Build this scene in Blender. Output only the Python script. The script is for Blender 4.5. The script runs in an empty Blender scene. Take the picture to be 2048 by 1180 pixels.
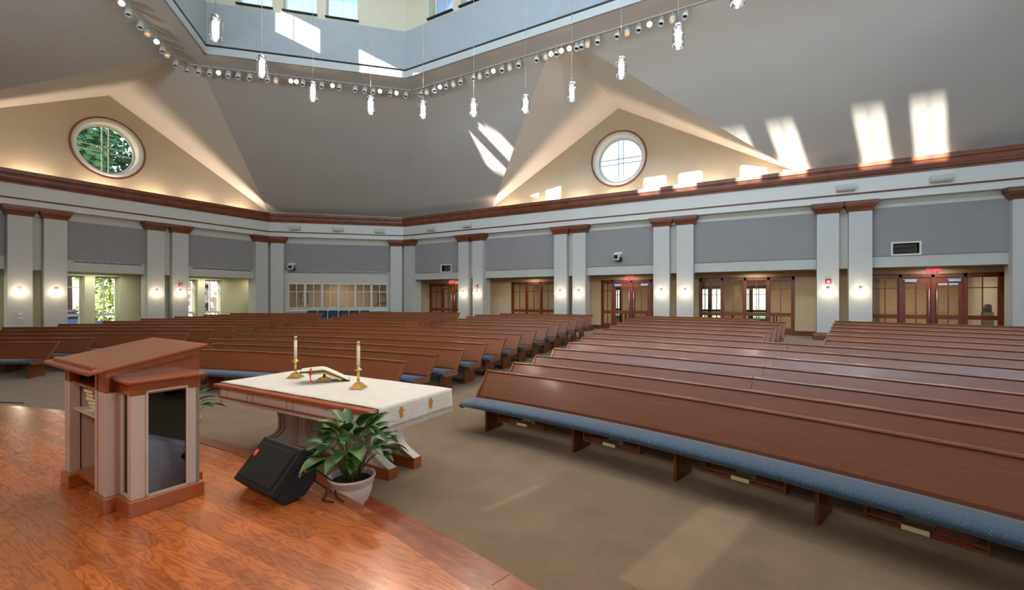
import bpy, bmesh, math, random
from mathutils import Vector, Matrix
random.seed(7)
PI = math.pi
S = bpy.context.scene
COL = S.collection
EYE = 2.118
C30, S30 = math.cos(PI/6), 0.5

# ------------------------------------------------------------------ camera
cd = bpy.data.cameras.new('camera'); cam = bpy.data.objects.new('camera', cd); COL.objects.link(cam)
cam.location = (0, 0, EYE); cam.rotation_euler = (PI/2, 0, PI/6)
cd.lens = 900/2048*36; cd.sensor_width = 36; cd.shift_y = 6.5/2048; cd.clip_start = .05; cd.clip_end = 400
S.camera = cam

# ------------------------------------------------------------------ world, sun, exposure
SUN = Vector((.27, 1, -.354)).normalized()          # the way the sunlight travels
w = bpy.data.worlds.new('world'); S.world = w; w.use_nodes = True
nt = w.node_tree; bg = nt.nodes['Background']
sky = nt.nodes.new('ShaderNodeTexSky'); sky.sky_type = 'NISHITA'; sky.sun_disc = False
sky.sun_elevation = math.radians(24); sky.sun_rotation = math.radians(195); sky.air_density = 1.0; sky.dust_density = .6; sky.ozone_density = 1.6
nt.links.new(sky.outputs[0], bg.inputs[0]); bg.inputs[1].default_value = .75
sl = bpy.data.lights.new('sun', 'SUN'); sl.energy = 45; sl.angle = math.radians(.6); sl.color = (1, .93, .82)
so = bpy.data.objects.new('sun', sl); COL.objects.link(so); so.location = (-6, -30, 25)
so.rotation_euler = SUN.to_track_quat('-Z', 'Y').to_euler()

def lamp(name, kind, loc, energy, color=(1, .9, .78), size=.1, aim=None, **k):
    l = bpy.data.lights.new(name, kind); l.energy = energy; l.color = color
    if kind == 'AREA':
        l.shape = 'RECTANGLE'; l.size = size if not isinstance(size, tuple) else size[0]; l.size_y = size if not isinstance(size, tuple) else size[1]
    else: l.shadow_soft_size = size
    for a, v in k.items(): setattr(l, a, v)
    o = bpy.data.objects.new(name, l); COL.objects.link(o); o.location = loc
    if aim is not None:
        o.rotation_euler = (Vector(aim)-Vector(loc)).to_track_quat('-Z', 'Y').to_euler()
    return o
# fill lamps added high in the lantern, over the frame
for q, (x, y) in enumerate(((-12.5, 8), (-5.6, 8), (1.2, 8))):
    lamp('lantern_fill', 'AREA', (x, y, 14.3), 130, (.93, .96, 1), (4.5, 5.5), aim=(x, y, 0))
# daylight pouring in at the lantern windows that stay behind the photographer
lamp('lantern_daylight', 'AREA', (-4.4, 3.75, 12.8), 1000, (.52, .76, 1), (14, .95), aim=(-5.6, 19, 7.0))
lamp('lantern_daylight', 'AREA', (5.9, 5.3, 12.8), 300, (.6, .8, 1), (5, .95), aim=(-8, 16.5, 8.5))
lamp('lantern_daylight', 'AREA', (5.9, 10.6, 12.8), 160, (.86, .92, 1), (5, .95), aim=(-20, 2, 7.5))
# unseen spot lamps added by the walls out of view to fill the ceiling slopes
for x in (-14, -7, 0, 7): lamp('slope_fill', 'SPOT', (x, -3.1, 6.3), 1250, (.66, .84, 1), .25, aim=(x*.9, 17.0, 9.2), spot_size=math.radians(95), spot_blend=.9)
for y in (3, 11): lamp('slope_fill', 'SPOT', (11.6, y, 6.3), 1250, (1, .96, .9), .25, aim=(-20, y, 8.6), spot_size=math.radians(80), spot_blend=.9)
# fill lamp added behind the camera for the altar, and light from the tall windows of the east side
lamp('chancel_fill', 'AREA', (-4, -3.4, 6.0), 260, (1, .92, .84), (8, 1.6), aim=(-6, 6, 1))
lamp('east_window_light', 'AREA', (11.4, 5, 4.6), 260, (.66, .83, 1), (7, 3.2), aim=(0, 12, 3.4))

S.view_settings.view_transform = 'Standard'; S.view_settings.look = 'None'
S.view_settings.gamma = 1; S.view_settings.exposure = 0.0; S.view_settings.use_curve_mapping = False
S.cycles.use_denoising = True
S.cycles.max_bounces = 8; S.cycles.diffuse_bounces = 4; S.cycles.glossy_bounces = 3; S.cycles.transmission_bounces = 4
S.cycles.transparent_max_bounces = 12; S.cycles.sample_clamp_indirect = 4; S.cycles.caustics_reflective = False; S.cycles.caustics_refractive = False

# ------------------------------------------------------------------ materials
def sr(r, g, b):
    f = lambda v: (v/255/12.92) if v/255 <= .04045 else ((v/255+.055)/1.055)**2.4
    return (f(r), f(g), f(b), 1)
def newmat(name):
    m = bpy.data.materials.new(name); m.use_nodes = True; n = m.node_tree
    return m, n, n.nodes['Principled BSDF'], n.links
def plain(name, col, rough=.5, metal=0, var=.04, scale=6, bump=0, bscale=40, spec=.5, coat=0):
    m, n, p, L = newmat(name)
    p.inputs['Roughness'].default_value = rough; p.inputs['Metallic'].default_value = metal
    p.inputs['Specular IOR Level'].default_value = spec; p.inputs['Coat Weight'].default_value = coat
    tc = n.nodes.new('ShaderNodeTexCoord'); nz = n.nodes.new('ShaderNodeTexNoise')
    nz.inputs['Scale'].default_value = scale; nz.inputs['Detail'].default_value = 3
    L.new(tc.outputs['Object'], nz.inputs['Vector'])
    r = n.nodes.new('ShaderNodeValToRGB'); e = r.color_ramp.elements
    e[0].position = .3; e[1].position = .7
    e[0].color = tuple(c*(1-var) for c in col[:3])+(1,); e[1].color = tuple(min(1, c*(1+var)) for c in col[:3])+(1,)
    L.new(nz.outputs[0], r.inputs[0]); L.new(r.outputs[0], p.inputs['Base Color'])
    if bump:
        b = n.nodes.new('ShaderNodeBump'); b.inputs['Strength'].default_value = bump; b.inputs['Distance'].default_value = .01
        n2 = n.nodes.new('ShaderNodeTexNoise'); n2.inputs['Scale'].default_value = bscale; n2.inputs['Detail'].default_value = 4
        L.new(tc.outputs['Object'], n2.inputs['Vector']); L.new(n2.outputs[0], b.inputs['Height']); L.new(b.outputs[0], p.inputs['Normal'])
    return m
def wood(name, dark, light, rough=.28, sc=(1.2, 1.2, 22), bump=.05, coat=.0, seed_by_object=False, contrast=(.35, .68)):
    m, n, p, L = newmat(name)
    p.inputs['Roughness'].default_value = rough; p.inputs['Coat Weight'].default_value = coat; p.inputs['Coat Roughness'].default_value = .12
    tc = n.nodes.new('ShaderNodeTexCoord'); mp = n.nodes.new('ShaderNodeMapping'); mp.inputs['Scale'].default_value = sc
    L.new(tc.outputs['Object'], mp.inputs['Vector'])
    nz = n.nodes.new('ShaderNodeTexNoise'); nz.inputs['Scale'].default_value = 2.2; nz.inputs['Detail'].default_value = 6; nz.inputs['Roughness'].default_value = .6
    nz.inputs['Distortion'].default_value = .4
    L.new(mp.outputs[0], nz.inputs['Vector'])
    r = n.nodes.new('ShaderNodeValToRGB'); e = r.color_ramp.elements
    e[0].position, e[1].position = contrast; e[0].color = dark; e[1].color = light
    L.new(nz.outputs[0], r.inputs[0])
    oi = n.nodes.new('ShaderNodeObjectInfo'); mr = n.nodes.new('ShaderNodeMapRange')
    mr.inputs['To Min'].default_value = .86; mr.inputs['To Max'].default_value = 1.12
    L.new(oi.outputs['Random'], mr.inputs['Value'])
    mx = n.nodes.new('ShaderNodeVectorMath'); mx.operation = 'SCALE'
    L.new(r.outputs[0], mx.inputs[0]); L.new(mr.outputs[0], mx.inputs['Scale']); L.new(mx.outputs[0], p.inputs['Base Color'])
    b = n.nodes.new('ShaderNodeBump'); b.inputs['Strength'].default_value = bump; b.inputs['Distance'].default_value = .004
    L.new(nz.outputs[0], b.inputs['Height']); L.new(b.outputs[0], p.inputs['Normal'])
    return m
def floorboard(name):
    # flat-sawn boards with cathedral figure: contour lines of a stretched noise, shifted board by board
    m, n, p, L = newmat(name)
    tc = n.nodes.new('ShaderNodeTexCoord'); oi = n.nodes.new('ShaderNodeObjectInfo')
    ad = n.nodes.new('ShaderNodeVectorMath'); ad.operation = 'ADD'
    sc = n.nodes.new('ShaderNodeVectorMath'); sc.operation = 'SCALE'; sc.inputs[0].default_value = (37, 91, 13)
    L.new(oi.outputs['Random'], sc.inputs['Scale']); L.new(tc.outputs['Object'], ad.inputs[0]); L.new(sc.outputs[0], ad.inputs[1])
    mp = n.nodes.new('ShaderNodeMapping'); mp.inputs['Scale'].default_value = (1.0, 5.5, 1)
    L.new(ad.outputs[0], mp.inputs['Vector'])
    nz = n.nodes.new('ShaderNodeTexNoise'); nz.inputs['Scale'].default_value = 1.5; nz.inputs['Detail'].default_value = 2.5; nz.inputs['Roughness'].default_value = .45; nz.inputs['Distortion'].default_value = .3
    L.new(mp.outputs[0], nz.inputs['Vector'])
    mu = n.nodes.new('ShaderNodeMath'); mu.operation = 'MULTIPLY'; mu.inputs[1].default_value = 62
    si = n.nodes.new('ShaderNodeMath'); si.operation = 'SINE'
    L.new(nz.outputs[0], mu.inputs[0]); L.new(mu.outputs[0], si.inputs[0])
    mr0 = n.nodes.new('ShaderNodeMapRange'); mr0.inputs['From Min'].default_value = -1.25; L.new(si.outputs[0], mr0.inputs['Value'])
    r = n.nodes.new('ShaderNodeValToRGB'); e = r.color_ramp.elements
    e[0].position = .0; e[0].color = sr(170, 86, 38); e[1].position = .6; e[1].color = sr(202, 112, 54)
    L.new(mr0.outputs[0], r.inputs[0])
    mp2 = n.nodes.new('ShaderNodeMapping'); mp2.inputs['Scale'].default_value = (2, 60, 1); L.new(ad.outputs[0], mp2.inputs['Vector'])
    n2 = n.nodes.new('ShaderNodeTexNoise'); n2.inputs['Scale'].default_value = 3; n2.inputs['Detail'].default_value = 4; L.new(mp2.outputs[0], n2.inputs['Vector'])
    mr1 = n.nodes.new('ShaderNodeMapRange'); mr1.inputs['To Min'].default_value = .72; mr1.inputs['To Max'].default_value = 1.25; L.new(n2.outputs[0], mr1.inputs['Value'])
    mr2 = n.nodes.new('ShaderNodeMapRange'); mr2.inputs['To Min'].default_value = .72; mr2.inputs['To Max'].default_value = 1.12; L.new(oi.outputs['Random'], mr2.inputs['Value'])
    mm = n.nodes.new('ShaderNodeMath'); mm.operation = 'MULTIPLY'; L.new(mr1.outputs[0], mm.inputs[0]); L.new(mr2.outputs[0], mm.inputs[1])
    mx = n.nodes.new('ShaderNodeVectorMath'); mx.operation = 'SCALE'; L.new(r.outputs[0], mx.inputs[0]); L.new(mm.outputs[0], mx.inputs['Scale'])
    L.new(mx.outputs[0], p.inputs['Base Color'])
    p.inputs['Roughness'].default_value = .26; p.inputs['Coat Weight'].default_value = .5; p.inputs['Coat Roughness'].default_value = .1
    return m
def emis(name, col, strength):
    m, n, p, L = newmat(name); p.inputs['Base Color'].default_value = col
    p.inputs['Emission Color'].default_value = col; p.inputs['Emission Strength'].default_value = strength
    return m
def glass(name, tint=(1, 1, 1, 1), refl=.06, rough=.02):
    m, n, p, L = newmat(name); n.nodes.remove(p)
    out = n.nodes['Material Output']
    tr = n.nodes.new('ShaderNodeBsdfTransparent'); tr.inputs[0].default_value = tint
    gl = n.nodes.new('ShaderNodeBsdfGlossy'); gl.inputs['Roughness'].default_value = rough
    lw = n.nodes.new('ShaderNodeLayerWeight'); lw.inputs['Blend'].default_value = .25
    mr = n.nodes.new('ShaderNodeMapRange'); mr.inputs['To Min'].default_value = refl; mr.inputs['To Max'].default_value = .75
    L.new(lw.outputs['Fresnel'], mr.inputs['Value'])
    ms = n.nodes.new('ShaderNodeMixShader'); L.new(mr.outputs[0], ms.inputs[0]); L.new(tr.outputs[0], ms.inputs[1]); L.new(gl.outputs[0], ms.inputs[2])
    L.new(ms.outputs[0], out.inputs[0]); return m
def carpet_mat():
    m, n, p, L = newmat('carpet'); p.inputs['Roughness'].default_value = .95; p.inputs['Specular IOR Level'].default_value = .15
    p.inputs['Sheen Weight'].default_value = .25; p.inputs['Sheen Roughness'].default_value = .5
    tc = n.nodes.new('ShaderNodeTexCoord')
    a = n.nodes.new('ShaderNodeTexNoise'); a.inputs['Scale'].default_value = 2.2; a.inputs['Detail'].default_value = 5
    b = n.nodes.new('ShaderNodeTexNoise'); b.inputs['Scale'].default_value = 90; b.inputs['Detail'].default_value = 2
    for q in (a, b): L.new(tc.outputs['Object'], q.inputs['Vector'])
    ra = n.nodes.new('ShaderNodeValToRGB'); ra.color_ramp.elements[0].position = .3; ra.color_ramp.elements[1].position = .7
    ra.color_ramp.elements[0].color = sr(120, 98, 73); ra.color_ramp.elements[1].color = sr(136, 112, 85)
    L.new(a.outputs[0], ra.inputs[0])
    mr = n.nodes.new('ShaderNodeMapRange'); mr.inputs['From Min'].default_value = .3; mr.inputs['From Max'].default_value = .7; mr.inputs['To Min'].default_value = .72; mr.inputs['To Max'].default_value = 1.2
    L.new(b.outputs[0], mr.inputs['Value'])
    mx = n.nodes.new('ShaderNodeVectorMath'); mx.operation = 'SCALE'; L.new(ra.outputs[0], mx.inputs[0]); L.new(mr.outputs[0], mx.inputs['Scale'])
    L.new(mx.outputs[0], p.inputs['Base Color'])
    bu = n.nodes.new('ShaderNodeBump'); bu.inputs['Strength'].default_value = .5; bu.inputs['Distance'].default_value = .008
    L.new(b.outputs[0], bu.inputs['Height']); L.new(bu.outputs[0], p.inputs['Normal']); return m
def blue_fabric():
    m, n, p, L = newmat('blue_weave'); p.inputs['Roughness'].default_value = .75; p.inputs['Sheen Weight'].default_value = .3
    tc = n.nodes.new('ShaderNodeTexCoord'); v = n.nodes.new('ShaderNodeTexVoronoi'); v.inputs['Scale'].default_value = 42
    L.new(tc.outputs['Object'], v.inputs['Vector'])
    r = n.nodes.new('ShaderNodeValToRGB'); e = r.color_ramp.elements
    e[0].position = .12; e[0].color = sr(96, 118, 134); e[1].position = .3; e[1].color = sr(46, 70, 92)
    L.new(v.outputs['Distance'], r.inputs[0]); L.new(r.outputs[0], p.inputs['Base Color']); return m
M = {}
M['wall'] = plain('warm_white_paint', sr(196, 192, 182), .7, var=.02, scale=1.5, bump=.03, bscale=120)
M['white'] = plain('white_trim_paint', sr(212, 212, 206), .45, var=.015)
M['pillar'] = plain('pillar_paint', sr(190, 189, 185), .5, var=.02)
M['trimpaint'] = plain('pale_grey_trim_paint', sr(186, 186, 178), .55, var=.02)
M['trimdark'] = plain('mid_grey_trim_paint', sr(160, 162, 160), .55, var=.02)  # even grey tone of the band at the lantern foot
M['lancream'] = plain('lantern_cream_paint', sr(178, 174, 154), .7, var=.02)
M['cream'] = plain('cream_wall_paint', sr(206, 196, 164), .7, var=.02, scale=1.2)
M['beige'] = plain('beige_wall_paint', sr(214, 190, 150), .7, var=.02, scale=1.2)
M['gable'] = plain('gable_cream_paint', sr(184, 173, 150), .75, var=.02, scale=1)
M['slope'] = plain('taupe_ceiling_paint', sr(204, 201, 196), .8, var=.02, scale=.8, bump=.03, bscale=60)
M['vault'] = plain('warm_white_vault_paint', sr(240, 235, 228), .75, var=.02, scale=.8)
M['panel'] = plain('grey_acoustic_cloth', sr(146, 143, 143), .9, var=.03, scale=3, bump=.15, bscale=300)
M['lpanel'] = plain('pale_grey_acoustic_cloth', sr(142, 147, 150), .9, var=.03, scale=3, bump=.15, bscale=300)
M['cornice'] = wood('cherry_trim_wood', sr(98, 50, 29), sr(128, 70, 42), .38, (1, 1, 1.5))
M['pew'] = wood('pew_cherry_wood', sr(102, 51, 24), sr(128, 69, 35), .34, (1.0, 1.0, 34), coat=.12, bump=.015, contrast=(.25, .8))
M['pewcap'] = wood('pew_rail_wood', sr(118, 66, 38), sr(140, 84, 50), .3, (1.5, 1.5, 6), coat=.2, bump=0)
M['pewleg'] = wood('pew_leg_wood', sr(104, 58, 33), sr(136, 80, 50), .33, (20, 20, 1.2))
M['door'] = wood('cherry_door_wood', sr(104, 46, 24), sr(136, 66, 36), .32, (14, 14, 1.2))
M['lect'] = wood('lectern_cherry_wood', sr(146, 72, 30), sr(170, 92, 42), .26, (4, 30, 30), coat=.35, contrast=(.25, .75))
M['board'] = floorboard('platform_floorboard')
M['step'] = wood('step_wood', sr(128, 60, 34), sr(164, 84, 52), .28, (3, 14, 3), coat=.3)
M['lectwhite'] = plain('lectern_grey_white_paint', sr(198, 182, 170), .4, var=.015)
M['altarwhite'] = plain('altar_white_paint', sr(214, 208, 204), .4, var=.015)
M['carpet'] = carpet_mat()
M['blue'] = blue_fabric()
M['navy'] = plain('navy_cloth', sr(38, 54, 76), .8, var=.1, scale=30)
M['brass'] = plain('brass', sr(228, 194, 120), .2, 1, var=.04)
M['chrome'] = plain('chrome', sr(200, 204, 208), .18, 1, var=.02)
M['steel'] = plain('brushed_steel', sr(180, 182, 184), .35, 1, var=.04)
M['wax'] = plain('candle_wax', sr(236, 226, 200), .5, var=.01)
M['cloth'] = plain('white_damask_cloth', sr(222, 212, 200), .8, var=.05, scale=14, bump=.15, bscale=25)
M['gold'] = plain('gold_embroidery', sr(214, 158, 40), .45, .3, var=.12, scale=80)
M['black'] = plain('black_speaker_plastic', sr(14, 13, 14), .5, var=.1, bump=.3, bscale=300)
M['grille'] = plain('black_perforated_grille', sr(18, 19, 22), .45, .3, var=.25, scale=260, bump=.6, bscale=400)
M['rubber'] = plain('black_rubber', sr(20, 20, 20), .6)
M['badge'] = plain('orange_red_badge', sr(232, 76, 48), .4, var=.02)
M['lettering'] = plain('white_lettering', sr(235, 235, 230), .5, var=.01)
M['pot'] = plain('white_pot_plastic', sr(226, 212, 204), .35, var=.02)
M['soil'] = plain('dark_soil', sr(52, 34, 26), .95, var=.4, scale=60, bump=.8, bscale=80)
M['paper'] = plain('book_paper', sr(226, 216, 186), .8, var=.05, scale=40)
M['redcover'] = plain('red_book_cover', sr(150, 34, 48), .55, var=.03)
M['darkcover'] = plain('dark_green_book_cover', sr(40, 44, 40), .5, var=.05)
M['ribbon'] = plain('red_ribbon', sr(200, 20, 50), .5, var=.05)
M['tan'] = plain('tan_book_cover', sr(140, 118, 70), .6, var=.05)
M['vent'] = plain('vent_grey_metal', sr(120, 124, 128), .5, .3, var=.04)
M['dark'] = plain('dark_void', sr(34, 34, 36), .8, var=.05)
M['alarm'] = plain('red_alarm_plastic', sr(190, 20, 34), .4, var=.02)
M['fixture'] = plain('white_fixture', sr(202, 202, 198), .4, var=.01)
M['glass'] = glass('window_glass'); M['foyerglass'] = glass('interior_glass', refl=.09)
M['dimming'] = glass('sun_dimming_glass', (.24, .23, .21, 1), .1, .3)  # tint dims the sun through the added chancel slots
M['tint'] = glass('smoked_lectern_glass', (.10, .095, .085, 1), .10, .03)
M['lampglass'] = glass('pendant_glass', (.96, .98, .98, 1), .12)
M['pend'] = emis('pendant_core', (1, .93, .78, 1), 7)
M['sconce'] = emis('sconce_bowl', (1, .84, .58, 1), 16)
M['spotlit'] = emis('spot_lamp_lit', (1, .74, .44, 1), 60)
M['spotdim'] = emis('spot_reflector', (1, .55, .25, 1), .8)
M['exit'] = emis('exit_red', (1, .03, .04, 1), 4)
M['leaf'] = plain('peace_lily_leaf', sr(52, 92, 36), .35, var=.35, scale=9, spec=.6)
M['leaf2'] = plain('pale_peace_lily_leaf', sr(104, 132, 70), .4, var=.3, scale=9, spec=.6)
M['petiole'] = plain('leaf_stalk', sr(92, 100, 56), .5, var=.15)
M['tree'] = plain('tree_foliage', sr(70, 110, 60), .7, var=.45, scale=2)
M['tree2'] = plain('yellow_green_foliage', sr(150, 165, 90), .7, var=.4, scale=3)
M['bark'] = plain('bark', sr(90, 72, 56), .9, var=.3, bump=.6, bscale=12)
M['grass'] = plain('grass', sr(96, 120, 62), .95, var=.25, scale=.8)
M['brick'] = plain('brick_wall', sr(226, 186, 164), .9, var=.12, scale=18)
M['carpaint'] = plain('blue_car_paint', sr(50, 80, 150), .25, .2, var=.02)
M['carred'] = plain('red_car_paint', sr(190, 40, 50), .25, .2, var=.02)
M['tyre'] = plain('tyre', sr(24, 24, 24), .8)
M['art'] = plain('framed_print', sr(196, 190, 168), .6, var=.5, scale=9)

def text_mesh(body, size, ext, m, parent, loc, rot, offset=0):
    cu = bpy.data.curves.new('lettering', 'FONT'); cu.body = body; cu.size = size; cu.extrude = ext; cu.align_x = 'CENTER'; cu.align_y = 'CENTER'; cu.offset = offset; cu.resolution_u = 3
    tmp = bpy.data.objects.new('tmp_text', cu); COL.objects.link(tmp); bpy.context.view_layer.update()
    me = bpy.data.meshes.new_from_object(tmp.evaluated_get(bpy.context.evaluated_depsgraph_get())); bpy.data.objects.remove(tmp)
    me.materials.clear(); me.materials.append(M[m]); o = bpy.data.objects.new('lettering', me); COL.objects.link(o); o.parent = parent; o.location = loc; o.rotation_euler = rot; return o
# ------------------------------------------------------------------ mesh builder
class MB:
    def __init__(s): s.v = []; s.f = []; s.sm = []
    def quadbox(s, P, smooth=False):           # P: 8 corners, bottom four then top four
        b = len(s.v); s.v += [tuple(p) for p in P]
        for q in ((3, 2, 1, 0), (4, 5, 6, 7), (0, 1, 5, 4), (1, 2, 6, 5), (2, 3, 7, 6), (3, 0, 4, 7)):
            s.f.append(tuple(b+i for i in q)); s.sm.append(smooth)
        return s
    def box(s, a, b):
        (x0, y0, z0), (x1, y1, z1) = a, b
        return s.quadbox([(x0, y0, z0), (x1, y0, z0), (x1, y1, z0), (x0, y1, z0), (x0, y0, z1), (x1, y0, z1), (x1, y1, z1), (x0, y1, z1)])
    def poly(s, pts, smooth=False):
        b = len(s.v); s.v += [tuple(p) for p in pts]; s.f.append(tuple(range(b, b+len(pts)))); s.sm.append(smooth); return s
    def prism(s, poly, fn, t0, t1, smooth=False, caps=True):
        n = len(poly); b = len(s.v)
        s.v += [tuple(fn(p[0], p[1], t0)) for p in poly]+[tuple(fn(p[0], p[1], t1)) for p in poly]
        for i in range(n):
            j = (i+1) % n; s.f.append((b+i, b+j, b+n+j, b+n+i)); s.sm.append(smooth)
        if caps:
            s.f.append(tuple(b+i for i in range(n-1, -1, -1))); s.f.append(tuple(b+n+i for i in range(n))); s.sm += [False, False]
        return s
    def loft(s, rings, closed=True, caps=True, smooth=False, ring_close=False):
        b = len(s.v); n = len(rings[0])
        for r in rings: s.v += [tuple(p) for p in r]
        m = len(rings)
        for k in range(m if ring_close else m-1):
            k2 = (k+1) % m
            for i in range(n if closed else n-1):
                j = (i+1) % n; s.f.append((b+k*n+i, b+k*n+j, b+k2*n+j, b+k2*n+i)); s.sm.append(smooth)
        if caps and closed and not ring_close:
            s.f.append(tuple(b+i for i in range(n-1, -1, -1))); s.f.append(tuple(b+(m-1)*n+i for i in range(n))); s.sm += [False, False]
        return s
    def lathe(s, prof, c=(0, 0, 0), seg=20, smooth=True):
        rings = [[(c[0]+r*math.cos(2*PI*i/seg), c[1]+r*math.sin(2*PI*i/seg), c[2]+z) for i in range(seg)] for r, z in prof]
        return s.loft(rings, caps=False, smooth=smooth)
    def tube(s, pts, r, seg=8, smooth=True):
        pts = [Vector(p) for p in pts]; rings = []
        for i, p in enumerate(pts):
            d = (pts[min(i+1, len(pts)-1)]-pts[max(i-1, 0)]).normalized()
            a = d.cross(Vector((0, 0, 1)));
            if a.length < 1e-3: a = Vector((1, 0, 0))
            a.normalize(); b2 = d.cross(a)
            rr = r[i] if isinstance(r, (list, tuple)) else r
            rings.append([p+a*rr*math.cos(2*PI*k/seg)+b2*rr*math.sin(2*PI*k/seg) for k in range(seg)])
        return s.loft(rings, smooth=smooth)
    def build(s, name, m, parent=None, origin=None, kind=None, bevel=0, world=False):
        me = bpy.data.meshes.new(name)
        off = Vector(origin) if origin is not None else Vector((0, 0, 0))
        me.from_pydata([tuple(Vector(p)-off) for p in s.v], [], s.f)
        me.polygons.foreach_set('use_smooth', s.sm); me.materials.append(M[m] if isinstance(m, str) else m); me.update()
        bm = bmesh.new(); bm.from_mesh(me); bmesh.ops.recalc_face_normals(bm, faces=bm.faces)
        if bevel: bmesh.ops.bevel(bm, geom=[e for e in bm.edges if e.calc_face_angle(0) > .5], offset=bevel, segments=2, affect='EDGES', profile=.6)
        bm.to_mesh(me); bm.free()
        o = bpy.data.objects.new(name, me); COL.objects.link(o)
        if parent is not None: o.parent = parent
        if origin is not None: o.location = off
        if kind: o['kind'] = kind
        return o
def tag(o, label=None, cat=None, group=None, kind=None):
    if label: o['label'] = label
    if cat: o['category'] = cat
    if group: o['group'] = group
    if kind: o['kind'] = kind
    return o
def empty(name, loc=(0, 0, 0), rz=0, label=None, cat=None, group=None, kind=None):
    o = bpy.data.objects.new(name, None); COL.objects.link(o); o.location = loc; o.rotation_euler = (0, 0, rz)
    o.empty_display_size = .1
    return tag(o, label, cat, group, kind)
def copy_tree(o, parent=None):
    c = o.copy(); COL.objects.link(c); c.parent = parent
    for ch in list(o.children): copy_tree(ch, c)
    return c
ORD = ['first', 'second', 'third', 'fourth', 'fifth', 'sixth', 'seventh', 'eighth', 'ninth', 'tenth', 'eleventh', 'twelfth', 'thirteenth',
       'fourteenth', 'fifteenth', 'sixteenth', 'seventeenth', 'eighteenth', 'nineteenth', 'twentieth', 'twenty-first', 'twenty-second', 'twenty-third', 'twenty-fourth', 'twenty-fifth', 'twenty-sixth', 'twenty-seventh', 'twenty-eighth']

# survey helpers: read a bearing off the photograph and meet a wall plane with it
def ray(px):
    a = (px-1024)/900; return Vector((a*C30-S30, C30+a*S30))
def x_on_y(px, y): r = ray(px); return r.x/r.y*y
def y_on_x(px, x): r = ray(px); return r.y/r.x*x

class Wall:      # s runs along the wall, d is how far a point stands into the room, z is height
    def __init__(s, O, u, n): s.O = Vector(O); s.u = Vector(u).normalized(); s.n = Vector(n).normalized()
    def p(s, a, d, z): q = s.O+s.u*a+s.n*d; return Vector((q.x, q.y, z))
    def box(s, mb, a0, a1, d0, d1, z0, z1):
        return mb.quadbox([s.p(a0, d0, z0), s.p(a1, d0, z0), s.p(a1, d1, z0), s.p(a0, d1, z0), s.p(a0, d0, z1), s.p(a1, d0, z1), s.p(a1, d1, z1), s.p(a0, d1, z1)])
    def s_at(s, px, d):
        r = ray(px); O = s.O+s.n*d; t = O.dot(s.n)/r.dot(s.n); return (r*t-O).dot(s.u)
    def rz(s): return math.atan2(s.u.y, s.u.x)
def cells(W, mb, a0, a1, z0, z1, d0, d1, holes):
    A = sorted({a0, a1, *[v for h in holes for v in h[:2] if a0 < v < a1]}); Z = sorted({z0, z1, *[v for h in holes for v in h[2:] if z0 < v < z1]})
    for i in range(len(A)-1):
        runs = []
        for k in range(len(Z)-1):
            ca, cz = (A[i]+A[i+1])/2, (Z[k]+Z[k+1])/2
            if any(h[0] < ca < h[1] and h[2] < cz < h[3] for h in holes): continue
            if runs and runs[-1][1] == Z[k]: runs[-1][1] = Z[k+1]
            else: runs.append([Z[k], Z[k+1]])
        for r in runs: W.box(mb, A[i], A[i+1], d0, d1, r[0], r[1])
    return mb

# plan of the room (front faces of the pillars): an octagon
MX, MY = -5.8, 7.84
FP = [(-23.8, 1.02), (-23.8, 14.66), (-18.61, 19.57), (7.01, 19.57), (12.2, 14.66), (12.2, 1.02), (7.01, -3.89), (-18.61, -3.89)]
RW = Wall((0, 19.87), (1, 0), (0, -1)); LW = Wall((-24.1, 0), (0, 1), (1, 0))
def seg_wall(a, b, back=.3):
    a, b = Vector(a), Vector(b); u = (b-a).normalized(); n = Vector((u.y, -u.x)); return Wall(a-n*back, u, n), (b-a).length
MW, MLEN = seg_wall(FP[1], FP[2])

# ------------------------------------------------------------------ floor
CX, CY = -5.95, -13.604
R1, RSP = 20.193, .809
FZ = [0, .044, .086, .149, .213, .271, .326, .383, .432, .482, .526, .569, .607]
def floor_z(R):
    k = (R-(R1-.15))/RSP
    if k <= 0: return 0.0
    if k >= 12: return .607
    i = int(k); return FZ[i]+(FZ[i+1]-FZ[i])*(k-i)
def pol(R, deg, z=0): a = math.radians(deg); return Vector((CX+R*math.sin(a), CY+R*math.cos(a), z))
bm = bmesh.new()
Rs = [12, 16.5, R1-.16]+[R1-.15+RSP*i for i in range(13)]+[31, 34, 38, 44]
angs = list(range(-90, 91, 3)); grid = [[bm.verts.new(pol(R, a, floor_z(R))) for a in angs] for R in Rs]
for i in range(len(Rs)-1):
    for j in range(len(angs)-1): bm.faces.new((grid[i][j], grid[i][j+1], grid[i+1][j+1], grid[i+1][j]))
hub = bm.verts.new((CX, CY, 0))
def cut(co, no):
    bmesh.ops.bisect_plane(bm, geom=bm.verts[:]+bm.edges[:]+bm.faces[:], plane_co=co, plane_no=no, clear_outer=True)
cut((0, 27.2, 0), (0, 1, 0)); cut((-25.7, 0, 0), (-1, 0, 0)); cut((12.6, 0, 0), (1, 0, 0)); cut((0, -4.3, 0), (0, -1, 0))
bmesh.ops.recalc_face_normals(bm, faces=bm.faces)
me = bpy.data.meshes.new('floor'); bm.to_mesh(me); bm.free(); me.materials.append(M['carpet'])
fl = bpy.data.objects.new('floor', me); COL.objects.link(fl); tag(fl, 'taupe carpet rising gently towards the back of the hall', kind='structure')

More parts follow.
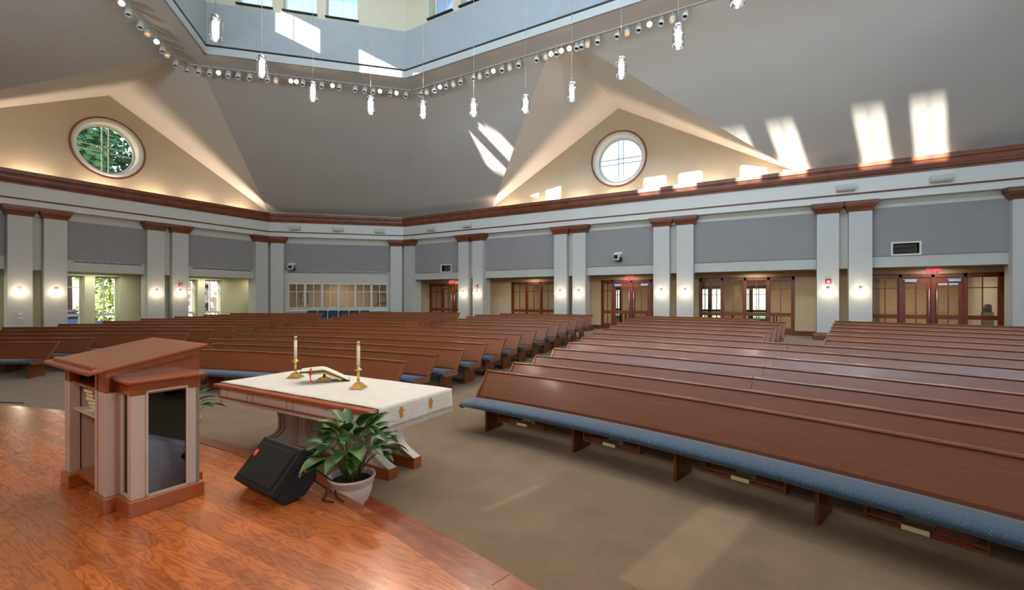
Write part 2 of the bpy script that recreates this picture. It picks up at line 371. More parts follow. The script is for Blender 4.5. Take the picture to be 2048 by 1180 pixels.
# ------------------------------------------------------------------ walls
# right-hand (long) wall: upper wall over an ambulatory
def struct(mb, name, m, label=None, bevel=0, parent=None):
    o = mb.build(name, m, parent, bevel=bevel)
    if parent is None: o['kind'] = 'structure'
    if label: o['label'] = label
    return o
BK = -1.63
RB = [x_on_y(px, 21.5) for px in (0,)]  # placeholder list, bays below
projR = [(x_on_y(1785, 19.87), x_on_y(1838, 19.87)), (x_on_y(884, 19.87), x_on_y(903, 19.87))]
mb = MB(); cells(RW, mb, -19.2, 7.4, 3.18, 6.9, -.28, 0, [(projR[0][0], projR[0][1], 3.62, 3.98), (projR[1][0], projR[1][1], 3.6, 3.95)])
struct(mb, 'wall_back', 'wall', 'pale upper wall above the glazed doors')
mb = MB(); RW.box(mb, -19.6, 12.5, BK-.2, -.26, 3.2, 3.32); struct(mb, 'ceiling_ambulatory', 'beige', 'low beige ceiling of the passage under the right wall')
# ambulatory back wall with openings
def px21(p): return x_on_y(p, 21.5)
DOORZ = 3.0
OPEN = {'a': (px21(860), px21(934)), 'b': (px21(1023.7), px21(1133)), 'c': (px21(1202.7), px21(1322)), 'd': (px21(1399), px21(1589)), 'e': (px21(1738), px21(2006))}
mb = MB(); cells(RW, mb, -19.4, 7.6, .5, 3.25, BK-.12, BK, [(a, b, .4, DOORZ) for a, b in OPEN.values()])
struct(mb, 'wall_ambulatory', 'beige', 'beige wall with glazed cherry doors behind the right-hand pillars')
for nm, (a, b) in {'1': (-19.2, OPEN['a'][0]), '2': (OPEN['a'][1], OPEN['b'][0]), '3': (OPEN['b'][1], OPEN['c'][0]), '4': (OPEN['c'][1], OPEN['d'][0]), '5': (OPEN['d'][1], OPEN['e'][0]), '6': (OPEN['e'][1], 7.4)}.items():
    mb = MB(); RW.box(mb, a, b, BK, BK+.02, .6, .80); RW.box(mb, a, b, BK, BK+.03, .60, .66)
    struct(mb, 'baseboard_'+nm, 'cornice', 'dark cherry baseboard, run '+nm+' from the left along the ambulatory wall')
mb = MB(); mb.box((-19.5, 20.9, .5), (-18.6, 21.6, 3.3)); mb.box((7.2, 19.6, .4), (7.4, 27.2, 3.3)); struct(mb, 'wall_ambulatory_end', 'wall')
# foyer beyond
mb = MB(); mb.box((-19.4, 21.4, 3.2), (12.4, 27.3, 3.32)); struct(mb, 'ceiling_foyer', 'beige', 'foyer ceiling beyond the glass doors')
fw = Wall((0, 27.1), (1, 0), (0, -1))
FWIN = [(x_on_y(a, 27.1), x_on_y(b, 27.1)) for a, b in ((1404, 1416), (1424, 1443), (1492, 1500), (1504, 1531), (1231, 1239), (1700, 1716))]
mb = MB(); cells(fw, mb, -19.6, 12.4, .5, 3.3, -.2, 0, [(a, b, 1.0, 2.65) for a, b in FWIN])
struct(mb, 'wall_foyer', 'beige', 'beige far wall of the foyer seen through the doors')
mb = MB(); mb.box((-19.6, 21.5, .5), (-19.4, 27.2, 3.3))
for x in (-11.4, -4.5, 3.6): mb.box((x-.08, 22.6, .6), (x+.08, 27.1, 3.2))
struct(mb, 'wall_foyer_cross', 'cream', 'cross walls inside the foyer')
for i, (a, b) in enumerate(FWIN):
    r = empty('window_%d' % (20+i), (0, 0, 0), kind='structure', label='bright foyer window, %s from the left as seen through the doors' % ORD[sorted(range(6), key=lambda q: FWIN[q][0]).index(i)])
    mb = MB()
    for s0, s1 in ((a-.14, a), ((a+b)/2-.02, (a+b)/2+.02), (b, b+.14)): fw.box(mb, s0, s1, -.06, .06, .62, 2.75)
    for z, h in ((.95, .06), (1.38, .12), (2.3, .04), (2.62, .16)): fw.box(mb, a-.14, b+.14, -.05, .05, z, z+h)
    mb.build('frame', 'dark', r)
    mb = MB(); fw.box(mb, a, b, -.1, -.09, 1.0, 2.65); mb.build('pane', 'glass', r)
for x, e in ((-15, 60), (-8, 60), (0, 70), (5.4, 60)):
    lamp('foyer_downlight', 'AREA', (x, 24.3, 3.15), e, (1, .86, .62), (1.6, 1.6), aim=(x, 24.3, 0))
for x in (-16, -11, -5.9, -.6, 5): lamp('ambulatory_downlight', 'AREA', (x, 20.9, 3.17), 15, (1, .86, .68), (.5, .5), aim=(x, 20.9, 0))

for y_ in (3.4, 7.8, 12.2, 15.4): lamp('left_passage_fill', 'AREA', (-25.1, y_, 3.17), 22, (.88, 1, .84), (.5, 1.6), aim=(-25.1, y_, 0))  # hidden lamps added under the passage ceiling, standing in for window daylight
# left wall
LBK = -1.5
LWIN = [(2.75, 3.63), (3.97, 4.85), (6.70, 7.58), (7.92, 8.80), (11.10, 11.98), (12.32, 13.22)]
mb = MB(); LW.box(mb, .6, 15.2, -.28, 0, 3.18, 6.9); struct(mb, 'wall_left', 'wall', 'pale upper wall above the tall left windows')
mb = MB(); LW.box(mb, .6, 17.2, LBK-.3, -.26, 3.2, 3.32); struct(mb, 'ceiling_left_ambulatory', 'cream')
mb = MB(); cells(LW, mb, .6, 17.2, .2, 3.3, LBK-.55, LBK, [(a, b, .85, 3.08) for a, b in LWIN]); struct(mb, 'wall_left_windows', 'cream', 'cream wall pierced by tall windows behind the left pillars')
mb = MB(); mb.box((-26, .4, .2), (-24, .62, 3.3)); mb.box((-26, 16.4, .3), (-25.3, 16.6, 3.3)); struct(mb, 'wall_left_end', 'cream')
for i, (a, b) in enumerate(LWIN):
    r = empty('window_%d' % (i+1), kind='structure', label='tall white-framed window in the left wall, %s from the left' % ORD[i])
    mb = MB()
    for s0, s1 in ((a, a+.05), (b-.05, b)): LW.box(mb, s0, s1, LBK-.53, LBK-.45, .85, 3.08)
    for z0, z1 in ((.85, .92), (3.02, 3.08), (1.33, 1.44)): LW.box(mb, a, b, LBK-.535, LBK-.445, z0, z1)
    mb.build('frame', 'white', r)
    mb = MB(); m0 = (a+b)/2; LW.box(mb, m0-.018, m0+.018, LBK-.52, LBK-.46, .85, 3.08); LW.box(mb, a, b, LBK-.52, LBK-.46, 2.58, 2.61); mb.build('muntin', 'white', r)
    mb = MB(); LW.box(mb, a, b, LBK-.495, LBK-.49, .85, 3.08); mb.build('pane', 'glass', r)
    mb = MB(); LW.box(mb, a-.03, b+.03, LBK-.44, LBK+.05, .80, .85); mb.build('sill', 'white', r)

# corner wall between them with the window band of the side room
ms = lambda px: MW.s_at(px, 0)
BW = (ms(576), ms(775)); 
mb = MB(); cells(MW, mb, -.5, MLEN+.5, .4, 6.9, -.25, 0, [(BW[0]+.03, BW[1]-.03, 1.56, 2.93)]); struct(mb, 'wall_corner', 'wall', 'angled corner wall with a band of windows')
r = empty('window_30', kind='structure', label='white-framed band of six two-pane windows in the corner wall')
n6 = 6; wd = (BW[1]-BW[0])/n6
mb = MB(); MW.box(mb, BW[0], BW[1], -.08, .05, 2.90, 2.97); MW.box(mb, BW[0], BW[1], -.08, .05, 1.53, 1.60)
for i in range(n6+1):
    c = BW[0]+wd*i; MW.box(mb, max(BW[0], c-.06), min(BW[1], c+.06), -.08, .05, 1.53, 2.97)
mb.build('frame', 'white', r)
mb = MB(); MW.box(mb, BW[0]-.1, BW[1]+.05, 0, .12, 1.37, 1.50); mb.build('sill', 'white', r)
for i in range(n6):
    a = BW[0]+wd*i+.06; b = a+wd-.12; mb = MB()
    MW.box(mb, (a+b)/2-.02, (a+b)/2+.02, -.04, .02, 1.6, 2.9); MW.box(mb, a, b, -.04, .02, 2.47, 2.51); mb.build('muntin', 'white', r)
    mb = MB(); MW.box(mb, a, b, -.02, -.012, 1.6, 2.9); mb.build('pane', 'foyerglass', r)
# side room behind it
mb = MB(); MW.box(mb, -.4, MLEN+.4, -3.4, -3.3, .4, 3.3); MW.box(mb, -.5, -.4, -3.4, -.25, .4, 3.3); MW.box(mb, MLEN+.3, MLEN+.4, -3.4, -.25, .4, 3.3)
struct(mb, 'wall_side_room', 'beige', 'beige walls of the small room behind the window band')
mb = MB(); MW.box(mb, -.5, MLEN+.5, -3.4, -.2, 3.2, 3.3); struct(mb, 'ceiling_side_room', 'cream')
mb = MB(); MW.box(mb, -.5, MLEN+.5, -3.4, -.2, .5, .6); struct(mb, 'floor_side_room', 'carpet')
c = MW.p(3.6, -1.8, 3.1); lamp('side_room_light', 'AREA', c, 22, (1, .86, .6), (2.5, 1), aim=(c.x, c.y, 0))
for (a, w_, z0, z1, lab) in ((ms(583)*.9-.1, .42, 1.75, 2.45, 'small framed print on the side room wall, near its left end'), (ms(742)+.2, .55, 1.75, 2.4, 'dark-framed print on the side room wall, near its right end')):
    t = empty('framed_picture', MW.p(a, -3.28, z0), MW.rz(), lab, 'picture', 'prints in the side room')
    lw = Wall((0, 0), (1, 0), (0, -1))
    mb = MB(); 
    for q in ((0, .04, 0, z1-z0), (w_-.04, w_, 0, z1-z0), (0, w_, 0, .04), (0, w_, z1-z0-.04, z1-z0)): mb.box((q[0], -.04, q[2]), (q[1], 0, q[3]))
    mb.build('frame', 'dark', t); MB().box((.03, -.02, .03), (w_-.03, -.005, z1-z0-.03)).build('print', 'art', t)

# remaining walls (mirror images, out of view)
def outer(idx, name, m='wall'):
    W, n = seg_wall(FP[idx], FP[(idx+1) % 8]); mb = MB(); cells(W, mb, -.4, n+.4, 0, 6.9, -.25, 0, EH.get(idx, [])); struct(mb, name, m); return W, n
EH = {3: [], 4: [(1.2, 3.0, 1.2, 4.6), (5.9, 7.7, 1.2, 4.6), (10.6, 12.4, 1.2, 4.6)], 5: [], 6: [], 7: []}
# unseen slots added in the chancel wall, shaped to throw sun patches around the platform
outer(3, 'wall_northeast'); EW, EN = outer(4, 'wall_east'); outer(5, 'wall_southeast')
SW_, SN = seg_wall(FP[6], FP[7]); 
def s_of_x(x): return 7.01-x
SLOT = [(s_of_x(-2.60), s_of_x(-3.08), 2.2, 3.3), (s_of_x(-4.60), s_of_x(-4.70), 2.8, 3.15), (s_of_x(-4.88), s_of_x(-5.22), 2.45, 2.70)]
mb = MB(); cells(SW_, mb, -.4, SN+.4, 0, 6.9, -.12, 0, SLOT); struct(mb, 'wall_chancel', 'wall')
for i, h in enumerate(SLOT):
    r = empty('window_%d' % (44+i), kind='structure'); mb = MB(); SW_.box(mb, min(h[0], h[1]), max(h[0], h[1]), -.07, -.065, h[2], h[3]); mb.build('pane', 'dimming', r)
outer(7, 'wall_southwest')
for i, h in enumerate(EH[4]):
    r = empty('window_%d' % (40+i), kind='structure')
    mb = MB(); EW.box(mb, h[0], h[1], -.14, -.13, h[2], h[3]); mb.build('pane', 'glass', r)
    mb = MB()
    for s0 in (h[0], (h[0]+h[1])/2-.03, h[1]-.06): EW.box(mb, s0, s0+.06, -.18, -.08, h[2], h[3])
    for z in (h[2], (h[2]+h[3])/2, h[3]-.06): EW.box(mb, h[0], h[1], -.18, -.08, z, z+.06)
    mb.build('frame', 'white', r)

# ------------------------------------------------------------------ entablature swept round the octagon
def inset(poly, d):
    n = len(poly); out = []
    for i in range(n):
        a, b, c = Vector(poly[i-1]), Vector(poly[i]), Vector(poly[(i+1) % n])
        u1, u2 = (b-a).normalized(), (c-b).normalized(); n1, n2 = Vector((u1.y, -u1.x)), Vector((u2.y, -u2.x))
        k = (n1+n2); k = k/(k.dot(n1)); out.append(b+k*d)
    return out
def ring(profile, name, m, label, bevel=0):       # profile: list of (d from pillar face, z)
    rs = [[(p.x, p.y, z) for d, z in [pr] for p in inset(FP, d)] for pr in profile]
    mb = MB(); k = len(profile)
    rings = [[rs[j][i] for j in range(k)] for i in range(8)]
    mb.loft(rings, caps=False, ring_close=True)
    return struct(mb, name, m, label)
ring([(-.32, 5.50), (.02, 5.50), (.02, 5.73), (-.32, 5.73)], 'trim_1', 'white', 'white architrave band just above the pillar capitals')
ring([(-.3, 5.73), (.05, 5.73), (.055, 5.755), (.05, 5.785), (-.3, 5.785)], 'trim_2', 'cornice', 'thin cherry bead between the two white bands')
ring([(-.32, 5.785), (.02, 5.785), (.02, 6.34), (-.32, 6.34)], 'trim_3', 'white', 'broad white frieze band under the cornice')
ring([(-.32, 6.28), (.05, 6.28), (.06, 6.34), (.11, 6.36), (.17, 6.60), (.21, 6.62), (.22, 6.76), (.16, 6.77), (.15, 6.45), (-.32, 6.45)], 'trim_4', 'cornice', 'dark cherry cornice running round the room')

# wall strips: acoustic panels, lintels, pillars
def pillar(W, a0, a1, label, name='pillar'):
    t = empty(name, W.p((a0+a1)/2, .0, 0), 0, label, kind='structure')
    o = t.location; mb = MB(); W.box(mb, a0+.0, a1-.0, -.02, .3, 0, 5.5); W.box(mb, a0+.1, a1-.1, -.58, 0, 0, 3.2)
    mb.v = [tuple(Vector(v)-o) for v in mb.v]; mb.build('shaft', 'pillar', t)
    mb = MB()
    prof = [(0, 5.14), (.03, 5.15), (.05, 5.22), (.11, 5.33), (.11, 5.36), (.15, 5.37), (.16, 5.46), (.16, 5.5)]
    rings = []
    for d, z in prof: rings.append([W.p(a0-d, -.0, z)-o, W.p(a0-d, .3+d, z)-o, W.p(a1+d, .3+d, z)-o, W.p(a1+d, -.0, z)-o])
    mb.loft(rings); mb.build('capital', 'cornice', t)
    fz = .607 if W is not LW else .3
    mb = MB(); rings = []
    for d, z in [(.09, .2), (.09, fz+.17), (.05, fz+.2), (.03, fz+.27), (.0, fz+.28)]: rings.append([W.p(a0-d, -.5, z)-o, W.p(a0-d, .3+d, z)-o, W.p(a1+d, .3+d, z)-o, W.p(a1+d, -.5, z)-o])
    mb.loft(rings); mb.build('plinth', 'cornice', t)
    return t
RP = [(-18.57, -17.93), (-14.65, -14.0), (-13.71, -13.06), (-8.99, -8.34), (-8.05, -7.41), (-4.36, -3.71), (-3.42, -2.77), (1.41, 2.06), (2.34, 2.99), (6.38, 7.03)]
for i, (a, b) in enumerate(RP): pillar(RW, a, b, 'white pillar with a cherry capital on the right wall, %s from the corner' % ORD[i])
LP = [(1.05, 1.7), (4.94, 5.58), (5.88, 6.53), (9.13, 9.78), (10.09, 10.74), (13.94, 14.6)]
for i, (a, b) in enumerate(LP[1:]): pillar(LW, a, b, 'white pillar with a cherry capital on the left wall, %s from the left' % ORD[i])
pillar(MW, .08, .73, 'white pillar at the left end of the angled corner wall'); pillar(MW, MLEN-.73, MLEN-.08, 'white pillar at the right end of the angled corner wall')

def panel(W, a0, a1, z0, z1, label, m='panel', holes=()):
    mb = MB(); cells(W, mb, a0, a1, z0, z1, .0, .06, list(holes)); o = mb.build('acoustic_panel', m); return tag(o, label, 'panel', 'acoustic panels between the pillars')
RBAYS = [(-17.93, -14.65), (-13.06, -8.99), (-7.41, -4.36), (-2.77, 1.41), (2.99, 6.38)]
hR = {0: [(projR[1][0]-.05, projR[1][1]+.05, 3.5, 4.0)], 4: [(projR[0][0]-.05, projR[0][1]+.05, 3.5, 4.03)]}
names = ['behind the window slot nearest the corner', 'left of the wall camera', 'behind the small wall camera', 'above the four-part glazed screen', 'with the projection window cut in it']
for i, (a, b) in enumerate(RBAYS): panel(RW, a, b, 3.57, 5.23, 'grey acoustic panel on the right wall, '+names[i], holes=hR.get(i, []))
for i, (a, b) in enumerate([(1.7, 4.94), (6.53, 9.13), (10.74, 13.94)]): panel(LW, a, b, 3.67, 5.17, ['grey acoustic panel cut by the left edge of the view', 'grey acoustic panel above the second pair of left windows', 'grey acoustic panel next to the left room corner'][i])
panel(MW, .73, MLEN-.73, 3.69, 5.17, 'grey acoustic panel on the angled corner wall')
for a, b, W in ((-14.0, -13.71, RW), (-8.34, -8.05, RW), (-3.71, -3.42, RW), (2.06, 2.34, RW), (5.58, 5.88, LW), (9.78, 10.09, LW)):
    mb = MB(); W.box(mb, a, b, -.02, .06, 5.2, 5.5); struct(mb, 'trim_5', 'white', 'short white block between a pair of capitals')
# lintel casing under the panels
for W, bays in ((RW, RBAYS), (LW, [(1.7, 4.94), (6.53, 9.13), (10.74, 13.94)])):
    for a, b in bays:
        mb = MB(); W.box(mb, a, b, -.55, .02, 3.18, 3.55); struct(mb, 'trim_6', 'trimpaint', 'plain lintel under an acoustic panel')

# projection windows
for i, (a, b) in enumerate(projR):
    z0, z1 = (3.62, 3.98) if i == 0 else (3.6, 3.95)
    t = empty('projection_window', RW.p((a+b)/2, 0, z0), 0, ['small projection window cut into the far right panel', 'small projection window in the panel nearest the corner'][i], 'window', 'projection windows')
    o = t.location; mb = MB()
    for q in ((a-.05, a, z0-.05, z1+.05), (b, b+.05, z0-.05, z1+.05), (a, b, z0-.05, z0), (a, b, z1, z1+.05)): RW.box(mb, q[0], q[1], -.2, .08, q[2], q[3])
    mb.v = [tuple(Vector(v)-o) for v in mb.v]; mb.build('frame', 'white', t)
    mb = MB(); RW.box(mb, a, b, -.16, -.15, z0, z1); mb.v = [tuple(Vector(v)-o) for v in mb.v]; mb.build('pane', 'foyerglass', t)
    mb = MB(); RW.box(mb, a-.1, b+.1, -1.4, -.3, z0-.2, z1+.3); mb.v = [tuple(Vector(v)-o) for v in mb.v]; mb.f = mb.f[:2]+mb.f[3:]; mb.sm = mb.sm[:len(mb.f)]
    mb.build('booth', 'dark', t)
    mb = MB(); RW.box(mb, a+(b-a)*.45, a+(b-a)*.75, -.9, -.85, z0+.1, z0+.24); mb.v = [tuple(Vector(v)-o) for v in mb.v]; mb.build('monitor_screen', emis('booth_screen', (.7, 1, .95, 1), 1.6), t)

# ------------------------------------------------------------------ ceiling: slopes, vaults, gables, soffit, lantern
LAN = [(-16.6, 7.97), (-11.9, 12.65), (3.7, 12.65), (8.4, 7.97), (3.7, 3.29), (-11.9, 3.29)]
TRK = [(-18.1, 7.9), (-12.4, 13.6), (4.2, 13.6), (9.9, 7.9), (4.2, 2.25), (-12.4, 2.25)]
ZS, ZF, ZA = 10.37, 6.87, 10.63
def V(x, y, z): return Vector((x, y, z))
def sheet(name, faces, m, label=None):
    mb = MB()
    for f in faces: mb.poly(f)
    return struct(mb, name, m, label)
RG, RH = -5.95, 6.7; LG = 7.9
wy, wx = 19.88, -24.11
sheet('ceiling_slope_right', [[V(-18.75, wy, ZF), V(RG-RH, wy, ZF), V(RG-.45, 13.6, ZS), V(-12.4, 13.6, ZS)], [V(RG+RH, wy, ZF), V(7.15, wy, ZF), V(4.2, 13.6, ZS), V(RG+.45, 13.6, ZS)]], 'slope', 'taupe sloping ceiling above the right wall')
sheet('ceiling_slope_corner', [[V(wx, 14.8, ZF), V(-18.75, wy, ZF), V(-12.4, 13.6, ZS), V(-17.65, 8.35, ZS)]], 'slope', 'taupe sloping ceiling above the angled corner wall')
sheet('ceiling_slope_left', [[V(wx, .9, ZF), V(-18.75, -4.2, ZF), V(-12.4, 2.25, ZS), V(-17.65, 7.45, ZS)]], 'slope', 'taupe sloping ceiling at the left edge of the view')
sheet('ceiling_slope_far_side', [[V(-18.75, -4.2, ZF), V(7.15, -4.2, ZF), V(4.2, 2.25, ZS), V(-12.4, 2.25, ZS)], [V(7.15, -4.2, ZF), V(12.5, .9, ZF), V(9.5, 7.45, ZS), V(4.2, 2.25, ZS)], [V(12.5, .9, ZF), V(12.5, 14.8, ZF), V(9.5, 8.3, ZS), V(9.5, 7.45, ZS)], [V(7.15, wy, ZF), V(12.5, 14.8, ZF), V(9.5, 8.3, ZS), V(4.2, 13.6, ZS)]], 'slope')
sheet('ceiling_vault_right', [[V(RG-RH, wy, ZF), V(RG, wy, ZA), V(RG, 13.5, ZA), V(RG-.45, 13.6, ZS)], [V(RG+RH, wy, ZF), V(RG, wy, ZA), V(RG, 13.5, ZA), V(RG+.45, 13.6, ZS)]], 'vault', 'pale folded vault running out to the right gable')
sheet('ceiling_vault_left', [[V(wx, 14.8, ZF), V(wx, LG, ZA), V(-17.6, LG, ZA), V(-17.65, 8.35, ZS)], [V(wx, .9, ZF), V(wx, LG, ZA), V(-17.6, LG, ZA), V(-17.65, 7.45, ZS)]], 'vault', 'pale folded vault running out to the left gable')
def gable(W, c, half, zc, name, label, wn, wlabel):
    r0 = 1.04; half += .12; ap = (c, ZA+.07); mb = MB(); N = 64; pts = []
    L, Rr = (c-half-.1, ZF-.3), (c+half+.1, ZF-.3)
    def hit(an):
        dx, dz = math.cos(an), math.sin(an); best = 1e9
        for (p, q) in ((L, Rr), (Rr, (c+half, ZF)), ((c+half, ZF), ap), (ap, (c-half, ZF)), ((c-half, ZF), L)):
            ex, ez = q[0]-p[0], q[1]-p[1]; den = dx*ez-dz*ex
            if abs(den) < 1e-9: continue
            t = ((p[0]-c)*ez-(p[1]-zc)*ex)/den; u = ((p[0]-c)*dz-(p[1]-zc)*dx)/den
            if t > 0 and -1e-6 <= u <= 1+1e-6: best = min(best, t)
        return (c+dx*best, zc+dz*best)
    an = [2*PI*i/N for i in range(N)]+[math.atan2(q[1]-zc, q[0]-c) % (2*PI) for q in (L, Rr, (c+half, ZF), ap, (c-half, ZF))]
    an = sorted(an); inner = [(c+r0*math.cos(a), zc+r0*math.sin(a)) for a in an]; outer_ = [hit(a) for a in an]; k = len(an)
    for i in range(k):
        j = (i+1) % k; mb.poly([W.p(inner[i][0], 0, inner[i][1]), W.p(inner[j][0], 0, inner[j][1]), W.p(outer_[j][0], 0, outer_[j][1]), W.p(outer_[i][0], 0, outer_[i][1])])
    struct(mb, name, 'gable', label)
    t = empty(wn, kind='structure', label=wlabel)
    def circ(r, d, n=64): return [W.p(c+r*math.cos(2*PI*i/n), d, zc+r*math.sin(2*PI*i/n)) for i in range(n)]
    MB().loft([circ(1.26, .0), circ(1.27, .05), circ(1.24, .07), circ(1.2, .05), circ(1.2, .0)], caps=False, smooth=True).build('outer_bead', 'cornice', t)
    MB().loft([circ(1.215, .0), circ(1.2, .045), circ(1.06, .045), circ(1.03, .03), circ(1.02, -.42)], caps=False, smooth=True).build('reveal', 'white', t)
    MB().loft([circ(1.03, -.42), circ(1.03, -.36), circ(.95, -.36), circ(.95, -.42)], caps=False, smooth=True).build('frame', 'white', t)
    mb = MB()
    for o_ in (-.11, .11):
        h = math.sqrt(.96**2-o_**2)
        W.box(mb, c+o_-.017, c+o_+.017, -.415, -.37, zc-h, zc+h); W.box(mb, c-h, c+h, -.415, -.37, zc+o_-.017, zc+o_+.017)
    mb.build('muntin', 'white', t)
    MB().poly(circ(.97, -.40)).build('pane', 'glass', t)
gable(Wall((0, 19.86), (1, 0), (0, -1)), RG, RH, 8.36, 'wall_gable_right', 'cream triangular gable wall on the right', 'window_10', 'round white window with crossed bars in the right gable')
gable(Wall((-24.09, 0), (0, 1), (1, 0)), LG, 6.9, 8.40, 'wall_gable_left', 'cream triangular gable wall on the left', 'window_11', 'round white window with trees behind it in the left gable')
# soffit between slope and lantern
mb = MB(); n = 6
for i in range(n):
    j = (i+1) % n; mb.poly([(*TRK[i], ZS), (*TRK[j], ZS), (*LAN[j], ZS-.0), (*LAN[i], ZS)])
    mb.poly([(*TRK[i], ZS), (*TRK[j], ZS), (*TRK[j], ZS+.5), (*TRK[i], ZS+.5)])
struct(mb, 'ceiling_soffit', 'slope', 'narrow level soffit round the foot of the lantern')
mb = MB(); mb.poly([(x, y, 14.6) for x, y in LAN]); mb.poly([(x*1.0, y, 14.62) for x, y in TRK]); struct(mb, 'ceiling_lantern', 'wall', 'flat ceiling at the top of the lantern')
def latt(pt, c, s): return Vector(pt)
ZW0, ZW1 = 12.25, 13.36
def xr(lst): return lst
LWS = []
A0, A1 = Vector(LAN[0]), Vector(LAN[1])
for i in range(6):
    a, b = Vector(LAN[i]), Vector(LAN[(i+1) % 6]); u = (b-a).normalized(); nrm = Vector((u.y, -u.x)); W = Wall(a, u, nrm); Ln = (b-a).length
    if i == 0: wins = [(1.53, 1.09), (2.97, 1.09), (4.38, 1.09)]; nm = 'corner'
    elif i == 1: wins = [(-10.25+11.9, 1.09), (-8.83+11.9, 1.09), (-7.41+11.9, 1.09), (7.4, 1.09), (8.82, 1.09), (10.24, 1.09)]; nm = 'right'
    elif i == 4:    # the south side: its windows throw the sun patches on the right wall
        wins = [(LAN[4][0]-(a_+b_)/2, b_-a_) for a_, b_ in ((-9.42, -8.42), (-7.98, -7.0), (-5.66, -4.72), (-4.22, -3.28), (-1.86, -.92), (-.46, .5))]; nm = 'south'
    else: wins = [(Ln-1.92, 1.12), (Ln-3.52, 1.12), (Ln-4.85, 1.09)] if i in (5, 2) else [(1.53, 1.09), (2.97, 1.09), (4.38, 1.09)]; nm = ['', '', 'northeast', 'southeast', '', 'southwest'][i]
    holes = [(c-w_/2, c+w_/2, ZW0, ZW1) for c, w_ in wins]
    mb = MB(); cells(W, mb, -.25, Ln+.25, ZS+.03, 14.6, -.45, 0, holes); struct(mb, 'wall_lantern_'+nm, 'lancream', 'cream lantern wall with square windows, %s side' % nm)
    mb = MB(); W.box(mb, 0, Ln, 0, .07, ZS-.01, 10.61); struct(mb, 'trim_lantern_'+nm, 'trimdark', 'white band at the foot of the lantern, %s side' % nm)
    mb = MB(); W.box(mb, 0, Ln, 0, .03, 10.61, 10.67); struct(mb, 'trim_groove_'+nm, 'dark', 'dark groove above the white lantern band, %s side' % nm)  # dark strip set back between band and panel
    mb = MB(); W.box(mb, .02, Ln-.02, 0, .09, 10.67, 12.08); tag(mb.build('acoustic_panel', 'lpanel'), 'pale blue-grey acoustic panel under the lantern windows, %s side' % nm, 'panel', 'lantern panels')
    for k, (c, w_) in enumerate(wins):
        t = empty('window_%d' % (50+10*i+k), kind='structure', label='square lantern window, %s side, %s from the left' % (nm, ORD[k]))
        a_, b_ = c-w_/2, c+w_/2; mb = MB()
        for q in ((a_, a_+.05, ZW0, ZW1), (b_-.05, b_, ZW0, ZW1), (a_, b_, ZW0, ZW0+.05), (a_, b_, ZW1-.05, ZW1)): W.box(mb, q[0], q[1], -.44, -.36, q[2], q[3])
        mb.build('frame', 'white', t)
        mb = MB(); W.box(mb, c-.009, c+.009, -.42, -.39, ZW0, ZW1); W.box(mb, a_, b_, -.42, -.39, ZW0+.16, ZW0+.178); mb.build('muntin', 'white', t)
        mb = MB(); W.box(mb, a_, b_, -.405, -.40, ZW0, ZW1); mb.build('pane', 'glass', t)
        mb = MB(); W.box(mb, a_-.03, b_+.03, -.35, .10, ZW0-.04, ZW0-.005); mb.build('sill', 'dark', t)

# ------------------------------------------------------------------ platform
PR, PRS = 16.49, 16.87
def arcpts(R, a0, a1, st=1.5):
    n = max(2, int(abs(a1-a0)/st)+1); return [a0+(a1-a0)*i/(n-1) for i in range(n)]
def arc_solid(R0, R1_, a0, a1, z0, z1, name, m, label=None, cat=None, parent=None, st=1.5, origin=None):
    mb = MB(); A = arcpts(R0, a0, a1, st)
    mb.loft([[pol(R0, a, z0), pol(R1_, a, z0), pol(R1_, a, z1), pol(R0, a, z1)] for a in A]); return mb.build(name, m, parent, origin=origin)
plat = empty('floor_platform', (CX, 2, 0), kind='structure', label='curved wooden chancel platform with boards laid across')
o = plat.location
def rel(mb, o): mb.v = [tuple(Vector(v)-Vector(o)) for v in mb.v]; return mb
mb = MB()
mb.loft([[pol(9.5, a, 0), pol(PR-.03, a, 0), pol(PR-.03, a, .385), pol(9.5, a, .385)] for a in arcpts(0, -37, 37, 1)]); rel(mb, o).build('platform_base', 'step', plat)
mb = MB(); mb.loft([[pol(PR-.10, a, .36), pol(PR+.012, a, .362), pol(PR+.02, a, .38), pol(PR+.012, a, .398), pol(PR-.10, a, .4)] for a in arcpts(0, -37, 37, 1)]); rel(mb, o).build('nosing', M['step'], plat)
mb = MB(); mb.loft([[pol(PR-.05, a, 0), pol(PRS, a, 0), pol(PRS, a, .165), pol(PR-.05, a, .165)] for a in arcpts(0, -37, 37, 1)]); rel(mb, o).build('riser', 'step', plat)
k = 0; a0 = -37
for rr0, rr1 in ((PR-.05, PR+.19), (PR+.192, PRS+.02)):
    a = -37+random.random()*3
    while a < 36:
        b = min(37, a+random.uniform(3.5, 6)); mb = MB()
        mb.loft([[pol(rr0, q, .165), pol(rr1, q, .165), pol(rr1, q, .2), pol(rr0, q, .2)] for q in arcpts(0, a+.008, b-.008, 1)]); rel(mb, o).build('step_board', 'step', plat); a = b
